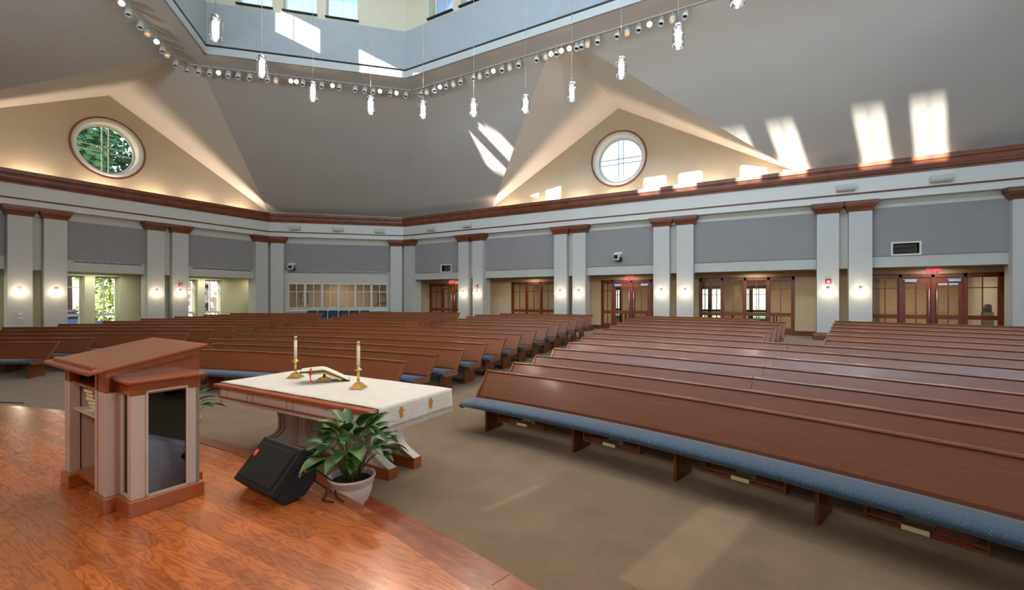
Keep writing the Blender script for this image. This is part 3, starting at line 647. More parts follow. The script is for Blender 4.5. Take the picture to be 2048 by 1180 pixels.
# boards of the platform, laid left to right and trimmed to the curve
BWD = .095; y = .30; cnt = 0
def arc_x(y, R):       # where a line y=const leaves the platform
    q = R*R-(y-CY)**2; return math.sqrt(q) if q > 0 else 0
def inframe_x(y):
    return
while y < 3.0:
    y1 = y+BWD; X = arc_x(y1, PR-.101)
    if X <= .05: break
    xl, xr_ = CX-X, min(CX+X, .6)
    xl = max(xl, -1.8*max(y, .55)*2.9-1.2)
    x = xl-random.random()*.2 if xl > CX-X+.3 else xl
    while x < xr_-.02:
        L_ = random.choice((.7, .9, 1.15, 1.5, 1.9)); x1 = min(x+L_, xr_)
        if xr_-x1 < .25: x1 = xr_
        yb = y1-.0012; mb = MB()
        rx = lambda yy: CX+arc_x(yy, PR-.1005)
        lx = lambda yy: CX-arc_x(yy, PR-.1005)
        c0 = (x+.0006 if x > xl+.01 or xl > CX-X+.3 else max(lx(y), x-.6), y, .385); 
        right_end = x1 >= xr_-.001 and xr_ < .6
        left_end = abs(x-(CX-X)) < .01
        xa0, xa1 = (lx(y), lx(yb)) if left_end else (x+.0006, x+.0006)
        xb0, xb1 = (rx(y), rx(yb)) if right_end else (x1-.0006, x1-.0006)
        P = [(xa0, y, .385), (xb0, y, .385), (xb1, yb, .385), (xa1, yb, .385), (xa0, y, .4), (xb0, y, .4), (xb1, yb, .4), (xa1, yb, .4)]
        mb.quadbox(P); org = Vector(((x+x1)/2, y, .4)); rel(mb, org); b_ = mb.build('floorboard', 'board', plat); b_.location = org-o; cnt += 1
        x = x1
    y = y1
print('boards', cnt)
mb = MB(); mb.box((-13, -3.9, .386), (.6, .30, .399)); mb.box((.602, -3.9, .386), (3, 2.0, .399)); rel(mb, o).build('rear_floor', 'board', plat)

# ------------------------------------------------------------------ pews
def pew(k, a0, a1, label, group, cap0=True, cap1=True, st=1.2, legs=True, at=None):
    R = R1+RSP*(k-1); fz = FZ[k-1]; am = (a0+a1)/2
    t = empty('pew', pol(R-.35, am, fz), 0, label, 'pew', group); o = t.location
    A = arcpts(R, a0, a1, st)
    def sweep(prof, nm, m, smooth=False, AA=None):
        mb = MB(); mb.loft([[pol(R+r, a, fz+z)-o for r, z in prof] for a in (AA or A)], smooth=smooth); return mb.build(nm, m, t)
    sweep([(-.315, .37), (-.29, .37), (-.255, .52), (.0, .865), (-.025, .865), (-.285, .50)], 'backrest', 'pew')
    sweep([(-.040, .858), (.014, .858), (.020, .872), (.010, .887), (-.032, .887), (-.044, .872)], 'top_rail', 'pewcap')
    sweep([(-.68, .39), (-.30, .39), (-.30, .415), (-.68, .415)], 'seat', 'pew')
    cu = [(-.30, .415), (-.30, .465), (-.42, .487), (-.60, .487), (-.69, .476), (-.725, .452), (-.732, .425), (-.72, .40), (-.695, .388), (-.66, .392), (-.66, .415)]
    sweep(cu, 'cushion', 'blue', True)
    ep = [(-.045, .892), (.022, .892), (.026, .865), (-.23, .52), (-.265, .43), (-.27, .375), (-.30, .36), (-.68, .365), (-.735, .385), (-.742, .43), (-.71, .45), (-.38, .45), (-.33, .475), (-.31, .52), (-.05, .865)]
    da = math.degrees(.028/R)
    for a, c_ in ((a0, cap0), (a1, cap1)):
        if c_:
            aa = [a, a-da] if a == a0 else [a, a+da]
            mb = MB(); mb.loft([[pol(R+r, q, fz+z)-o for r, z in ep] for q in aa]); mb.build('end_panel', 'pewcap', t)
    if legs:
        span = math.radians(a1-a0)*R; n = max(2, round((span-.6)/1.45)+1); g = math.degrees(.30/R)
        for i in range(len(at) if at else n):
            q = at[i] if at else a0+g+(a1-a0-2*g)*i/(n-1); h = math.degrees(.017/R)
            zb = floor_z(R-.5)-fz-.004, floor_z(R-.06)-fz-.004
            mb = MB(); mb.loft([[pol(R-.50, e, fz+zb[0])-o, pol(R-.06, e, fz+zb[1])-o, pol(R-.10, e, fz+.37)-o, pol(R-.50, e, fz+.376)-o] for e in (q-h, q+h)]); mb.build('leg', 'pewleg', t)
    return t, R, fz
def rn(k): return ORD[k-1]
# block right of the aisle
BL = [4.92, 4.92, 4.86, 4.76, 4.62, 4.48, 4.31, 4.14, 3.97, 3.81, 3.64, 3.48, 3.34]
SEAM = {3: 15.2, 4: 15.0, 5: 14.81, 6: 14.6, 7: 14.41}
BRr = {8: 12.96, 9: 12.83, 10: 12.70, 11: 12.56, 12: 12.45, 13: 10.76}
DLl = {8: 15.54, 9: 15.30, 10: 15.10, 11: 14.89, 12: 14.69, 13: 14.52}
ENDR = 29.0
for k in range(1, 14):
    if k <= 2: pew(k, BL[k-1], ENDR, 'long curved cherry pew right of the aisle, %s row from the platform' % rn(k), 'pews right of the aisle', at=[5.87, 10.5, 14.65, 18.7, 22.8, 27.0])
    elif k <= 7:
        pew(k, BL[k-1], SEAM[k], 'curved pew right of the aisle, %s row, its left length up to the joint' % rn(k), 'pews right of the aisle', cap1=False)
        pew(k, SEAM[k]+.03, ENDR, 'curved pew at the far right, %s row, the length right of the joint' % rn(k), 'pews at the far right', cap0=False)
    else:
        pew(k, BL[k-1], BRr[k], 'short pew right of the aisle, %s row, ending at the cross aisle' % rn(k), 'pews right of the aisle')
        pew(k, DLl[k], ENDR, 'pew beyond the cross aisle at the far right, %s row' % rn(k), 'pews at the far right')
# centre block
AR = [-.69, -.37, -.1, .09, .19, .23, .28, .27, .25, .19, .15, .10, .07]
ALl = {1: -20.6, 2: -18.61, 3: -20.9, 4: -20.7, 5: -20.43, 6: -20.3, 7: -20.22, 8: -20.19, 9: -20.15, 10: -20.13, 11: -20.25, 12: -20.28, 13: -20.3}
ALR = {8: -11.2, 9: -11.19, 10: -11.19, 11: -11.19, 12: -11.16, 13: -11.13}
ARL = {8: -8.58, 9: -8.58, 10: -8.66, 11: -8.82, 12: -8.87, 13: -7.39}
for k in range(1, 14):
    if k <= 7: pew(k, ALl[k], AR[k-1], 'curved pew left of the aisle behind the altar, %s row' % rn(k), 'pews of the centre block')
    else:
        pew(k, ALl[k], ALR[k], 'short pew in the left half of the centre block, %s row' % rn(k), 'pews of the centre block')
        pew(k, ARL[k], AR[k-1], 'pew beside the aisle in the right half of the centre block, %s row' % rn(k), 'pews of the centre block')
# left block
ZR = {2: -30.92, 3: -30.37, 4: -24.73, 5: -24.31, 6: -23.99, 7: -23.71, 8: -23.56, 9: -23.41, 10: -23.32, 11: -23.22, 12: -23.14}
ZL = {2: -50, 3: -49, 4: -47.5, 5: -44.4, 6: -41.63, 7: -39.24, 8: -37.32, 9: -35.59, 10: -34.05, 11: -32.64, 12: -31.36}
for k in range(2, 13): pew(k, ZL[k], ZR[k], 'pew of the left block behind the lectern, %s row of that block' % ORD[k-2], 'pews of the left block')

# book racks and hymnals under the front pew on the right
Rf = R1
racks = [(6.55, 9.0, 7.9), (10.95, 13.3, 12.1), (15.6, 17.9, 16.7), (19.75, 21.9, 20.7), (23.6, 25.8, 24.7)]
for i, (a, b, bk) in enumerate(racks):
    t = empty('book_rack', pol(Rf-.4, (a+b)/2, .22), 0, 'cherry book rack under the front right pew, %s from the aisle' % ORD[i], 'rack', 'book racks under the front pew'); o = t.location
    AA = arcpts(0, a, b, .6)
    MB().loft([[pol(Rf-.46, q, .190)-o, pol(Rf-.20, q, .190)-o, pol(Rf-.20, q, .202)-o, pol(Rf-.46, q, .202)-o] for q in AA]).build('shelf', 'pewleg', t)
    for r0, z0 in ((-.47, .190), (-.47, .230), (-.195, .190), (-.195, .235)):
        MB().loft([[pol(Rf+r0, q, z0)-o, pol(Rf+r0+.014, q, z0)-o, pol(Rf+r0+.014, q, z0+.022)-o, pol(Rf+r0, q, z0+.022)-o] for q in AA]).build('slat', 'pewleg', t)
    for q in (a, b):
        MB().loft([[pol(Rf-.475, e, .187)-o, pol(Rf-.18, e, .187)-o, pol(Rf-.18, e, .39)-o, pol(Rf-.475, e, .39)-o] for e in (q-.03, q+.03)]).build('bracket', 'pewleg', t)
    w_ = math.degrees(.09/Rf); r_in = -.50
    t = empty('hymnal', pol(Rf-.38, bk, .3), 0, 'pale-edged hymnal lying in the %s book rack from the aisle' % ORD[i], 'book', 'hymnals under the front pew'); o = t.location
    zz = .2025
    MB().loft([[pol(Rf+r_in, e, zz+.004)-o, pol(Rf-.28, e, zz+.004)-o, pol(Rf-.28, e, zz+.046)-o, pol(Rf+r_in, e, zz+.046)-o] for e in (bk-w_, bk, bk+w_)]).build('pages', 'paper', t)
    for z in (zz, zz+.046): MB().loft([[pol(Rf+r_in-.004, e, z)-o, pol(Rf-.275, e, z)-o, pol(Rf-.275, e, z+.004)-o, pol(Rf+r_in-.004, e, z+.004)-o] for e in (bk-w_-.01, bk, bk+w_+.01)]).build('cover', 'tan', t)
    if i == 3:
        b2 = bk+.62; t = empty('hymnal', pol(Rf-.38, b2, .3), 0, 'crimson hymnal beside the pale one in the fourth book rack', 'book', 'hymnals under the front pew'); o = t.location; w2 = math.degrees(.125/Rf)
        MB().loft([[pol(Rf+r_in+.03, e, zz+.003)-o, pol(Rf-.28, e, zz+.003)-o, pol(Rf-.28, e, zz+.022)-o, pol(Rf+r_in+.03, e, zz+.022)-o] for e in (b2-w2, b2, b2+w2)]).build('pages', 'redcover', t)
        for z in (zz, zz+.022): MB().loft([[pol(Rf+r_in+.025, e, z)-o, pol(Rf-.275, e, z)-o, pol(Rf-.275, e, z+.003)-o, pol(Rf+r_in+.025, e, z+.003)-o] for e in (b2-w2-.01, b2, b2+w2+.01)]).build('cover', 'redcover', t)

# navy chairs behind the centre block
u = Vector((.85, .53, 0)).normalized(); 
for i in range(6):
    p = Vector((-19.75, 14.25, .607))+u*(.52*i); rz = math.atan2(u.y, u.x)
    t = empty('stacking_chair', p, rz, 'navy upholstered chair behind the pews under the window band, %s from the left' % ORD[i], 'chair', 'navy chairs along the corner wall')
    MB().box((-.23, -.24, .42), (.23, .22, .48)).build('seat', 'navy', t, bevel=.015)
    MB().quadbox([(-.23, .2, .5), (.23, .2, .5), (.23, .24, .5), (-.23, .24, .5), (-.22, .27, .90), (.22, .27, .90), (.22, .31, .90), (-.22, .31, .90)]).build('backrest', 'navy', t, bevel=.01)
    for sx in (-.21, .21):
        for sy in (-.21, .21): MB().box((sx-.012, sy-.012, 0), (sx+.012, sy+.012, .45 if sy < 0 else .85)).build('leg', 'rubber', t)

# ------------------------------------------------------------------ glazed doors and screens of the ambulatory
FD = BK+.03
def glazed(wn, a0, a1, units, label, doors=(), kindname='door'):
    # units: list of (s0, s1, kind); kind 'w' fixed light, 'd' door leaf
    t = empty(wn, kind='structure', label=label)
    mb = MB(); RW.box(mb, a0, a1, FD-.14, FD+.02, DOORZ-.13, DOORZ); RW.box(mb, a0, a0+.09, FD-.14, FD+.02, .607, DOORZ); RW.box(mb, a1-.09, a1, FD-.14, FD+.02, .607, DOORZ)
    for (s0, s1, kk), nx in zip(units[:-1], units[1:]): RW.box(mb, s1-.045, s1+.045, FD-.14, FD+.02, .607, DOORZ)
    mb.build('frame', 'door', t)
    for (s0, s1, kk) in units:
        g = .045 if s0 > a0+.01 else .09; h = .045 if s1 < a1-.01 else .09
        x0, x1 = s0+g, s1-h; st = .11 if kk == 'd' else .03; top = DOORZ-.13-(.22 if kk == 'd' else .02)
        nm = 'door_leaf' if kk == 'd' else 'fixed_light'
        mb = MB()
        RW.box(mb, x0, x0+st, FD-.09, FD-.03, .62, DOORZ-.13); RW.box(mb, x1-st, x1, FD-.09, FD-.03, .62, DOORZ-.13)
        RW.box(mb, x0+st, x1-st, FD-.09, FD-.03, top, DOORZ-.13); RW.box(mb, x0+st, x1-st, FD-.09, FD-.03, 1.37, 1.52); RW.box(mb, x0+st, x1-st, FD-.09, FD-.03, .62, .87)
        leaf = mb.build(nm, 'door', t)
        mb = MB(); c = (x0+x1)/2
        RW.box(mb, c-.015, c+.015, FD-.075, FD-.045, .87, 1.37); RW.box(mb, c-.015, c+.015, FD-.075, FD-.045, 1.52, top); RW.box(mb, x0+st, x1-st, FD-.075, FD-.045, 2.47, 2.50)
        mb.build('muntin', 'door', leaf)
        for z0, z1 in ((.87, 1.37), (1.52, top)):
            mb = MB(); RW.box(mb, x0+st, x1-st, FD-.063, FD-.058, z0, z1); mb.build('pane', 'foyerglass', leaf)
        if kk == 'd':
            left = doors.index((s0, s1, kk)) == 0 if doors else True
            hx = x1-.06 if left else x0+.06
            pz = RW.p(hx, FD+.03, 0); MB().tube([(pz.x, pz.y, .75), (pz.x, pz.y, 2.45)], .014).build('pull_bar', 'steel', leaf)
            cx_ = x0+.24 if left else x1-.24
            mb = MB(); RW.box(mb, cx_-.16, cx_+.16, FD-.03, FD+.04, DOORZ-.29, DOORZ-.21); RW.box(mb, cx_-.2, cx_+.2, FD-.01, FD+.005, DOORZ-.20, DOORZ-.185); mb.build('door_closer', 'steel', leaf)
    return t
p21 = px21
u_a = [(p21(860), p21(884), 'w'), (p21(884), p21(907.5), 'd'), (p21(907.5), p21(934), 'd')]
glazed('door_1', u_a[0][0], u_a[-1][1], u_a, 'glazed cherry double door nearest the corner, partly behind a pillar', [q for q in u_a if q[2] == 'd'])
u_b = [(p21(1023.7), p21(1053), 'w'), (p21(1053), p21(1082), 'w'), (p21(1082), p21(1110), 'w'), (p21(1110), p21(1133), 'w')]
glazed('window_12', u_b[0][0], u_b[-1][1], u_b, 'cherry-framed glazed screen between the second and third pillar pairs')
u_c = [(p21(1202.7), p21(1225), 'w'), (p21(1225), p21(1263.5), 'd'), (p21(1263.5), p21(1302), 'd'), (p21(1302), p21(1322), 'w')]
glazed('door_2', u_c[0][0], u_c[-1][1], u_c, 'glazed cherry double door at the end of the aisle', [q for q in u_c if q[2] == 'd'])
u_d = [(p21(1399), p21(1444.5), 'w'), (p21(1444.5), p21(1489.5), 'w'), (p21(1489.5), p21(1537), 'w'), (p21(1537), p21(1589), 'w')]
glazed('window_13', u_d[0][0], u_d[-1][1], u_d, 'four-part cherry-framed glazed screen with bright foyer windows behind')
u_e = [(p21(1738), p21(1800), 'w'), (p21(1800), p21(1865), 'd'), (p21(1865), p21(1930), 'd'), (p21(1930), p21(2006), 'w')]
glazed('door_3', u_e[0][0], u_e[-1][1], u_e, 'glazed cherry double door at the far right with steel pull bars', [q for q in u_e if q[2] == 'd'])
# dark side door in the passage near the corner
mb = MB(); RW.box(mb, p21(836), p21(845), FD-.02, FD+.03, .6, 2.9); struct(mb, 'door_4', 'dark', 'narrow dark door edge beside the corner pillar')

# exit signs
def exit_sign(px, lab, drop):
    x = x_on_y(px, 20.6); t = empty('exit_sign', (x, 20.6, 3.2), 0, lab, 'sign', 'red exit signs')
    MB().box((-.17, -.02, -.27), (.17, .02, -.05)).build('housing', 'fixture', t, bevel=.004)
    MB().tube([(0, 0, -.05), (0, 0, 0)], .012).build('stem', 'fixture', t)
    text_mesh('EXIT', .185, .004, 'exit', t, (0, -.026, -.16), (PI/2, 0, 0), .004)
exit_sign(904, 'red EXIT sign above the door nearest the corner', 0); exit_sign(1260, 'red EXIT sign above the door at the end of the aisle', 0); exit_sign(1866, 'red EXIT sign above the far right double door', 0)

# ------------------------------------------------------------------ sconces, alarms, switches, vents, cameras, frieze fixtures
def sconce(W, px, label):
    s_ = W.s_at(px, .3); p = W.p(s_, .3, 2.40); t = empty('wall_sconce', p, W.rz() if W is RW else W.rz()-0, label, 'lamp', 'sconces on the pillars')
    # local frame: x along wall, -y into the room
    if W is LW: t.rotation_euler = (0, 0, PI/2)
    mb = MB(); mb.box((-.05, -.015, -.02), (.05, 0, .14)); mb.build('backplate', 'chrome', t, bevel=.004)
    for sx in (-.05, .05): MB().tube([(sx, -.01, .10), (sx, -.13, .10), (sx, -.13, .03)], .01, 6).build('arm', 'chrome', t)
    sg = 20; prof = [(.012, -.14), (.05, -.125), (.10, -.08), (.135, -.02), (.14, .03), (.13, .035), (.001, .03)]
    rings = [[(r*math.cos(2*PI*i/sg), -.15+r*.8*math.sin(2*PI*i/sg), z) for i in range(sg)] for r, z in prof]
    MB().loft(rings, smooth=True).build('bowl', 'sconce', t)
    q = W.p(s_, .3+.34, 2.36); lamp('sconce_light', 'POINT', q, 3.2, (1, .83, .58), .07)
for i, px in enumerate((926.8, 954.3, 1120.3, 1157.4, 1322.5, 1370, 1656, 1721)): sconce(RW, px, 'lit glass sconce on the right wall pillars, %s from the left' % ORD[i])
for i, px in enumerate((39, 113, 313, 361)): sconce(LW, px, 'lit glass sconce on the left wall pillars, %s from the left' % ORD[i])
def plate(W, px, py, w_, h_, d, m, name, lab, cat, group, face='fixture', dep=.3, th=.04):
    s_ = W.s_at(px, dep); r = ray(px); q = W.p(s_, dep, 0); t_ = q.x/r.x if abs(r.x) > .3 else q.y/r.y
    z = EYE+(596.5-py)*t_/900; t = empty(name, W.p(s_, dep, z), 0 if W is RW else (PI/2 if W is LW else W.rz()), lab, cat, group)
    MB().box((-w_/2, -th, -h_/2), (w_/2, 0, h_/2)).build('body', m, t, bevel=.004)
    MB().box((-w_*.28, -th-.012, -h_*.3), (w_*.28, -th, h_*.12)).build('lens' if cat == 'alarm' else 'toggle', face, t, bevel=.002)
    return t
plate(RW, 1656.5, 562.5, .17, .17, 0, 'alarm', 'fire_alarm', 'red fire alarm strobe above the seventh sconce on the right wall', 'alarm', 'fire alarm strobes')
plate(RW, 954.5, 574, .14, .17, 0, 'alarm', 'fire_alarm', 'red fire alarm strobe on the pillar near the corner door', 'alarm', 'fire alarm strobes')
plate(LW, 361, 570, .15, .15, 0, 'alarm', 'fire_alarm', 'red fire alarm strobe on the left wall pillar', 'alarm', 'fire alarm strobes')
plate(LW, 40, 628, .16, .13, 0, 'fixture', 'switch_plate', 'upper switch plate on the leftmost pillar', 'switch', 'switch plates', face='steel', th=.015)
plate(LW, 40, 636, .14, .10, 0, 'fixture', 'switch_plate', 'lower switch plate on the leftmost pillar', 'switch', 'switch plates', face='steel', th=.015)
plate(RW, 987.5, 611, .08, .12, 0, 'fixture', 'switch_plate', 'white light switch on the beige wall left of the glazed screen', 'switch', 'switch plates', dep=BK+.005, th=.012)
def vent(W, a0, a1, z0, z1, lab):
    t = empty('air_vent', W.p(a0, 0, z0), 0 if W is RW else (PI/2 if W is LW else W.rz()), lab, 'vent', 'long air vents'); L_ = a1-a0; h = z1-z0; mb = MB()
    for q in ((0, L_, 0, .025), (0, L_, h-.02, h), (0, .03, 0, h), (L_-.03, L_, 0, h)): mb.box((q[0], -.035, q[2]), (q[1], 0, q[3]))
    mb.build('frame', 'white', t); MB().box((.02, -.008, .02), (L_-.02, -.004, h-.02)).build('backing', 'dark', t)
    n = 7
    for i in range(n): MB().box((.03+(L_-.06)*i/n+.01, -.03, .025), (.03+(L_-.06)*(i+1)/n-.01, -.012, h-.025)).build('grille_section', 'vent', t)
vent(LW, LW.s_at(144.5, 0), LW.s_at(284.5, 0), 3.50, 3.65, 'long air vent above the second pair of left windows')
vent(LW, LW.s_at(383, 0), LW.s_at(503, 0), 3.50, 3.65, 'long air vent above the windows nearest the left corner')
vent(MW, ms(573), ms(777), 3.50, 3.67, 'long air vent above the window band in the corner wall')
def ptz(W, px, z, lab):
    s_ = W.s_at(px, .06); t = empty('wall_camera', W.p(s_, .06, z), 0 if W is RW else W.rz(), lab, 'camera', 'small wall cameras')
    MB().box((-.16, -.06, .12), (.2, 0, .22)).build('bracket', 'fixture', t, bevel=.005)
    MB().box((-.04, -.22, .05), (.04, 0, .12)).build('arm', 'fixture', t)
    MB().box((-.14, -.32, -.16), (.14, -.05, .10)).build('housing', 'fixture', t, bevel=.02)
    MB().box((-.10, -.335, -.10), (.08, -.318, .07)).build('lens_window', 'dark', t)
    MB().box((.02, -.28, -.2), (.2, -.04, -.02)).build('motor', 'rubber', t, bevel=.02)
ptz(RW, 1236, 3.96, 'small camera on the panel above the aisle door'); ptz(MW, 583.5, 3.86, 'small camera on the corner wall panel')
def frieze(W, px, lab, w_=.52):
    s_ = W.s_at(px, .35); t = empty('frieze_light', W.p(s_, .32, 5.86), 0 if W is RW else W.rz(), lab, 'light', 'white uplight boxes on the frieze')
    prof = [(0, 0), (-.10, 0), (-.16, .03), (-.20, .09), (-.22, .17), (-.23, .22), (0, .22)]
    mb = MB(); mb.loft([[(x, y_, z) for y_, z in prof] for x in (-w_/2, w_/2)], smooth=False); mb.build('housing', 'fixture', t)
    MB().box((-w_/2-.03, -.03, .02), (-w_/2, 0, .2)).build('end_bracket', 'fixture', t)
for i, px in enumerate((591, 676.5, 760)): frieze(MW, px, 'white uplight box on the corner frieze, %s from the left' % ORD[i])
for i, px in enumerate((864, 936, 1691, 1881)): frieze(RW, px, 'white uplight box on the right frieze, %s from the left' % ORD[i])

# cove lights on the ledge at the gables
for x in (-11.6, -9.7, -7.8, -5.95, -4.1, -2.2, -.4):
    lamp('cove_light', 'AREA', (x, 19.55, 6.50), 20, (1, .74, .52), (1.1, .1)).rotation_euler = (PI, 0, 0)
for y_ in (1.9, 3.7, 5.6, 7.6, 9.4, 11.3, 13.2):
    lamp('cove_light', 'AREA', (-23.78, y_, 6.50), 22, (1, .76, .55), (.1, 1.1)).rotation_euler = (PI, 0, 0)

# ------------------------------------------------------------------ pendants
pend = [(-7.38, 3.7), (-7.89, 4.73), (-7.97, 5.82), (-7.45, 6.84), (-6.63, 7.58), (-5.61, 8.05), (-4.54, 8.44), (-3.47, 8.41), (-2.34, 7.98), (-1.28, 7.47), (-.4, 6.8)]
for i, (x, y_) in enumerate(pend):
    t = empty('pendant_light', (x, y_, EYE+4.15), 0, 'glass cylinder pendant lamp on a long cord, %s from the left' % ORD[i], 'lamp', 'hanging glass pendants')
    MB().lathe([(.001, .19), (.035, .19), (.062, .175), (.062, .085), (.001, .085)], seg=16).build('cap', 'chrome', t)
    MB().lathe([(.001, -.165), (.03, -.165), (.041, -.15), (.045, -.12), (.045, .08), (.001, .085)], seg=16).build('inner_glass', 'pend', t)
    MB().lathe([(.08, -.185), (.092, -.175), (.092, .10), (.065, .12)], seg=18).build('outer_glass', 'lampglass', t)
    MB().tube([(0, 0, .18), (0, 0, 14.6-EYE-4.15)], .0045, 5).build('cord', 'steel', t)
    lamp('pendant_light_source', 'POINT', (x, y_, EYE+4.15-.26), 50, (1, .9, .75), .06)

# ------------------------------------------------------------------ track spotlights
def on_track(px, arm):
    r = ray(px)
    if arm == 'l':   # x + y = const through V1' and V6'
        a, b = Vector(TRK[0])+Vector((.12, 0)), Vector(TRK[5])+Vector((.12, .0))
    elif arm == 'm': a, b = Vector(TRK[0])+Vector((.12, -.1)), Vector(TRK[1])+Vector((.12, -.1))
    else: a, b = Vector(TRK[1])+Vector((0, -.12)), Vector(TRK[2])+Vector((0, -.12))
    d = b-a; den = r.x*d.y-r.y*d.x; t = (a.x*d.y-a.y*d.x)/den; return r*t
tl = [(243, 5, 2), (258, 28, 0), (282, 50, 0), (295, 60, 1), (313, 80, 2), (326, 96, 0), (334, 106, 1), (352, 121, 0)]
tm = [(375, 131, 0), (398, 132, 0), (420, 136, 0), (437, 134, 2), (457, 139, 0), (477, 140, 0), (500, 143, 0), (536, 149, 0), (552, 150, 1), (582, 152, 2), (593, 153, 2), (606, 158, 0), (624, 155, 2), (644, 162, 0), (665, 160, 3), (679, 167, 0), (711, 169, 0), (730, 171, 0), (747, 173, 0), (760, 173, 2), (781, 177, 0), (793, 177, 2), (812, 182, 0)]
tr_ = [(843, 178, 0), (854, 178, 1), (870, 173, 0), (880, 164, 2), (893, 162, 0), (907, 158, 1), (922, 154, 0), (948, 147, 0), (960, 143, 1), (976, 138, 0), (987, 130, 2), (1005, 128, 0), (1020, 124, 1), (1038, 116, 0), (1074, 104, 0), (1092, 97, 1), (1102, 94, 2), (1114, 92, 0), (1123, 87, 2), (1139, 83, 2), (1154, 80, 0), (1164, 78, 0), (1176, 72, 1), (1196, 65, 0), (1235, 50, 0), (1255, 46, 1), (1278, 43, 0), (1299, 27, 3), (1323, 30, 0), (1346, 18, 1), (1371, 10, 0)]
AIM = Vector((-4.5, 1.5, 1.0))
ad = {0: 'unlit', 1: 'dimly glowing', 2: 'brightly lit', 3: 'dazzling'}
for arm, lst, nm in (('l', tl, 'left'), ('m', tm, 'middle'), ('r', tr_, 'right')):
    for i, (px, py, st) in enumerate(lst):
        p = on_track(px, arm); z = ZS-.20
        lab = '%s white track spotlight on the %s run of rail, ' % (ad[st], nm)+(('%s from its left end' % ORD[i]) if i < 16 else ('%s from its right end' % ORD[len(lst)-1-i]))
        t = empty('track_spotlight', (p.x, p.y, ZS), 0, lab, 'spotlight', 'track spotlights round the lantern')
        tgt = Vector((p.x*.6-2, p.y*.35, 0)) if st == 0 else AIM+Vector((random.uniform(-1, 1), random.uniform(-.5, 1), 0))
        if st >= 2: tgt = Vector((0, 0, EYE)) if st == 3 else Vector((-1, .6, 2))
        d = (tgt-Vector((p.x, p.y, z))).normalized(); d = (d*.75+Vector((0, 0, -.55))).normalized() if st < 2 else d
        q = d.to_track_quat('Z', 'Y').to_matrix()
        def rr(lst_, sg=12): return [[Vector((0, 0, -.20))+q@Vector((r*math.cos(2*PI*k/sg), r*math.sin(2*PI*k/sg), zz)) for k in range(sg)] for r, zz in lst_]
        MB().tube([(0, 0, 0), (0, 0, -.16)], .014, 6).build('stem', 'fixture', t)
        MB().loft(rr([(.001, -.13), (.06, -.13), (.082, -.10), (.09, .15), (.074, .15), (.066, .08)]), caps=False, smooth=True).build('housing', 'fixture', t)
        MB().loft(rr([(.001, .075), (.068, .08)]), caps=False).build('lamp_face', 'spotlit' if st >= 2 else ('spotdim' if st == 1 else 'dark'), t)
# rail
for a, b, nm in ((TRK[5], TRK[0], 'left'), (TRK[0], TRK[1], 'middle'), (TRK[1], TRK[2], 'right')):
    u2 = (Vector(b)-Vector(a)).normalized(); nn = Vector((u2.y, -u2.x))*.12; mb = MB(); W = Wall(Vector(a)+nn, u2, nn); W.box(mb, .1, (Vector(b)-Vector(a)).length-.1, -.02, .02, ZS-.03, ZS); tag(mb.build('light_track', 'fixture'), 'white lighting rail on the soffit, %s run' % nm, 'track')
# what the spots throw on the platform
for x, y_, e in ((-12.0, 11.5, 230), (-9, 13.4, 230), (-4.5, 13.4, 200), (-2.0, 13.4, 200)):
    lamp('stage_spot', 'SPOT', (x, y_, ZS-.35), e*2.2, (1, .82, .64), .1, aim=(-4.3, 1.8, .6), spot_size=math.radians(34), spot_blend=.8)

# ------------------------------------------------------------------ lectern
T = empty('lectern', (-5.13, 1.80, .4), math.radians(-3.0), 'cherry and off-white lectern with a sloping top and smoked glass side', 'lectern')
def b3(x0, x1, y0, y1, z0, z1, nm, m, par=T, bevel=.004): return MB().box((x0, y0, z0), (x1, y1, z1)).build(nm, m, par, bevel=bevel)
# base plinth, stepped in plan
def plan_prism(pl, z0, z1, nm, m, bevel=.005): return MB().prism(pl, lambda a, b, t: (a, b, t), z0, z1).build(nm, m, T, bevel=bevel)
plan_prism([(-.57, -.31), (-.33, -.31), (-.33, -.10), (.24, -.10), (.24, -.31), (.56, -.31), (.56, -.22), (.81, -.22), (.81, .31), (.56, .31), (.56, .40), (-.57, .40)], 0, .12, 'plinth', 'lect', .006)
# posts
for x0, x1, nm in ((-.545, -.495, 1), (-.475, -.41, 2), (.285, .335, 3), (.37, .53, 4)):
    b3(x0, x1, -.285, -.21, .12, .955, 'post', 'lectwhite'); b3(x0, x1, -.285, -.21, .955, 1.13, 'post_head', 'lect')
b3(-.535, -.49, -.27, .38, .12, .95, 'side_wall', 'lectwhite'); b3(.48, .525, -.27, .38, .12, .95, 'side_wall', 'lectwhite'); b3(-.5, .5, .33, .375, .12, 1.1, 'front_wall', 'lectwhite')
b3(-.48, -.42, -.2, .33, .12, .95, 'inner_wall', 'lectwhite'); b3(.30, .34, -.2, .33, .12, .95, 'inner_wall', 'lectwhite')
b3(-.42, .30, -.255, .33, .695, .715, 'shelf', 'lectwhite'); b3(-.42, .30, -.24, .33, .10, .135, 'bottom_board', 'lect')
b3(-.42, .3, -.255, .33, .93, .955, 'upper_shelf', 'lect')
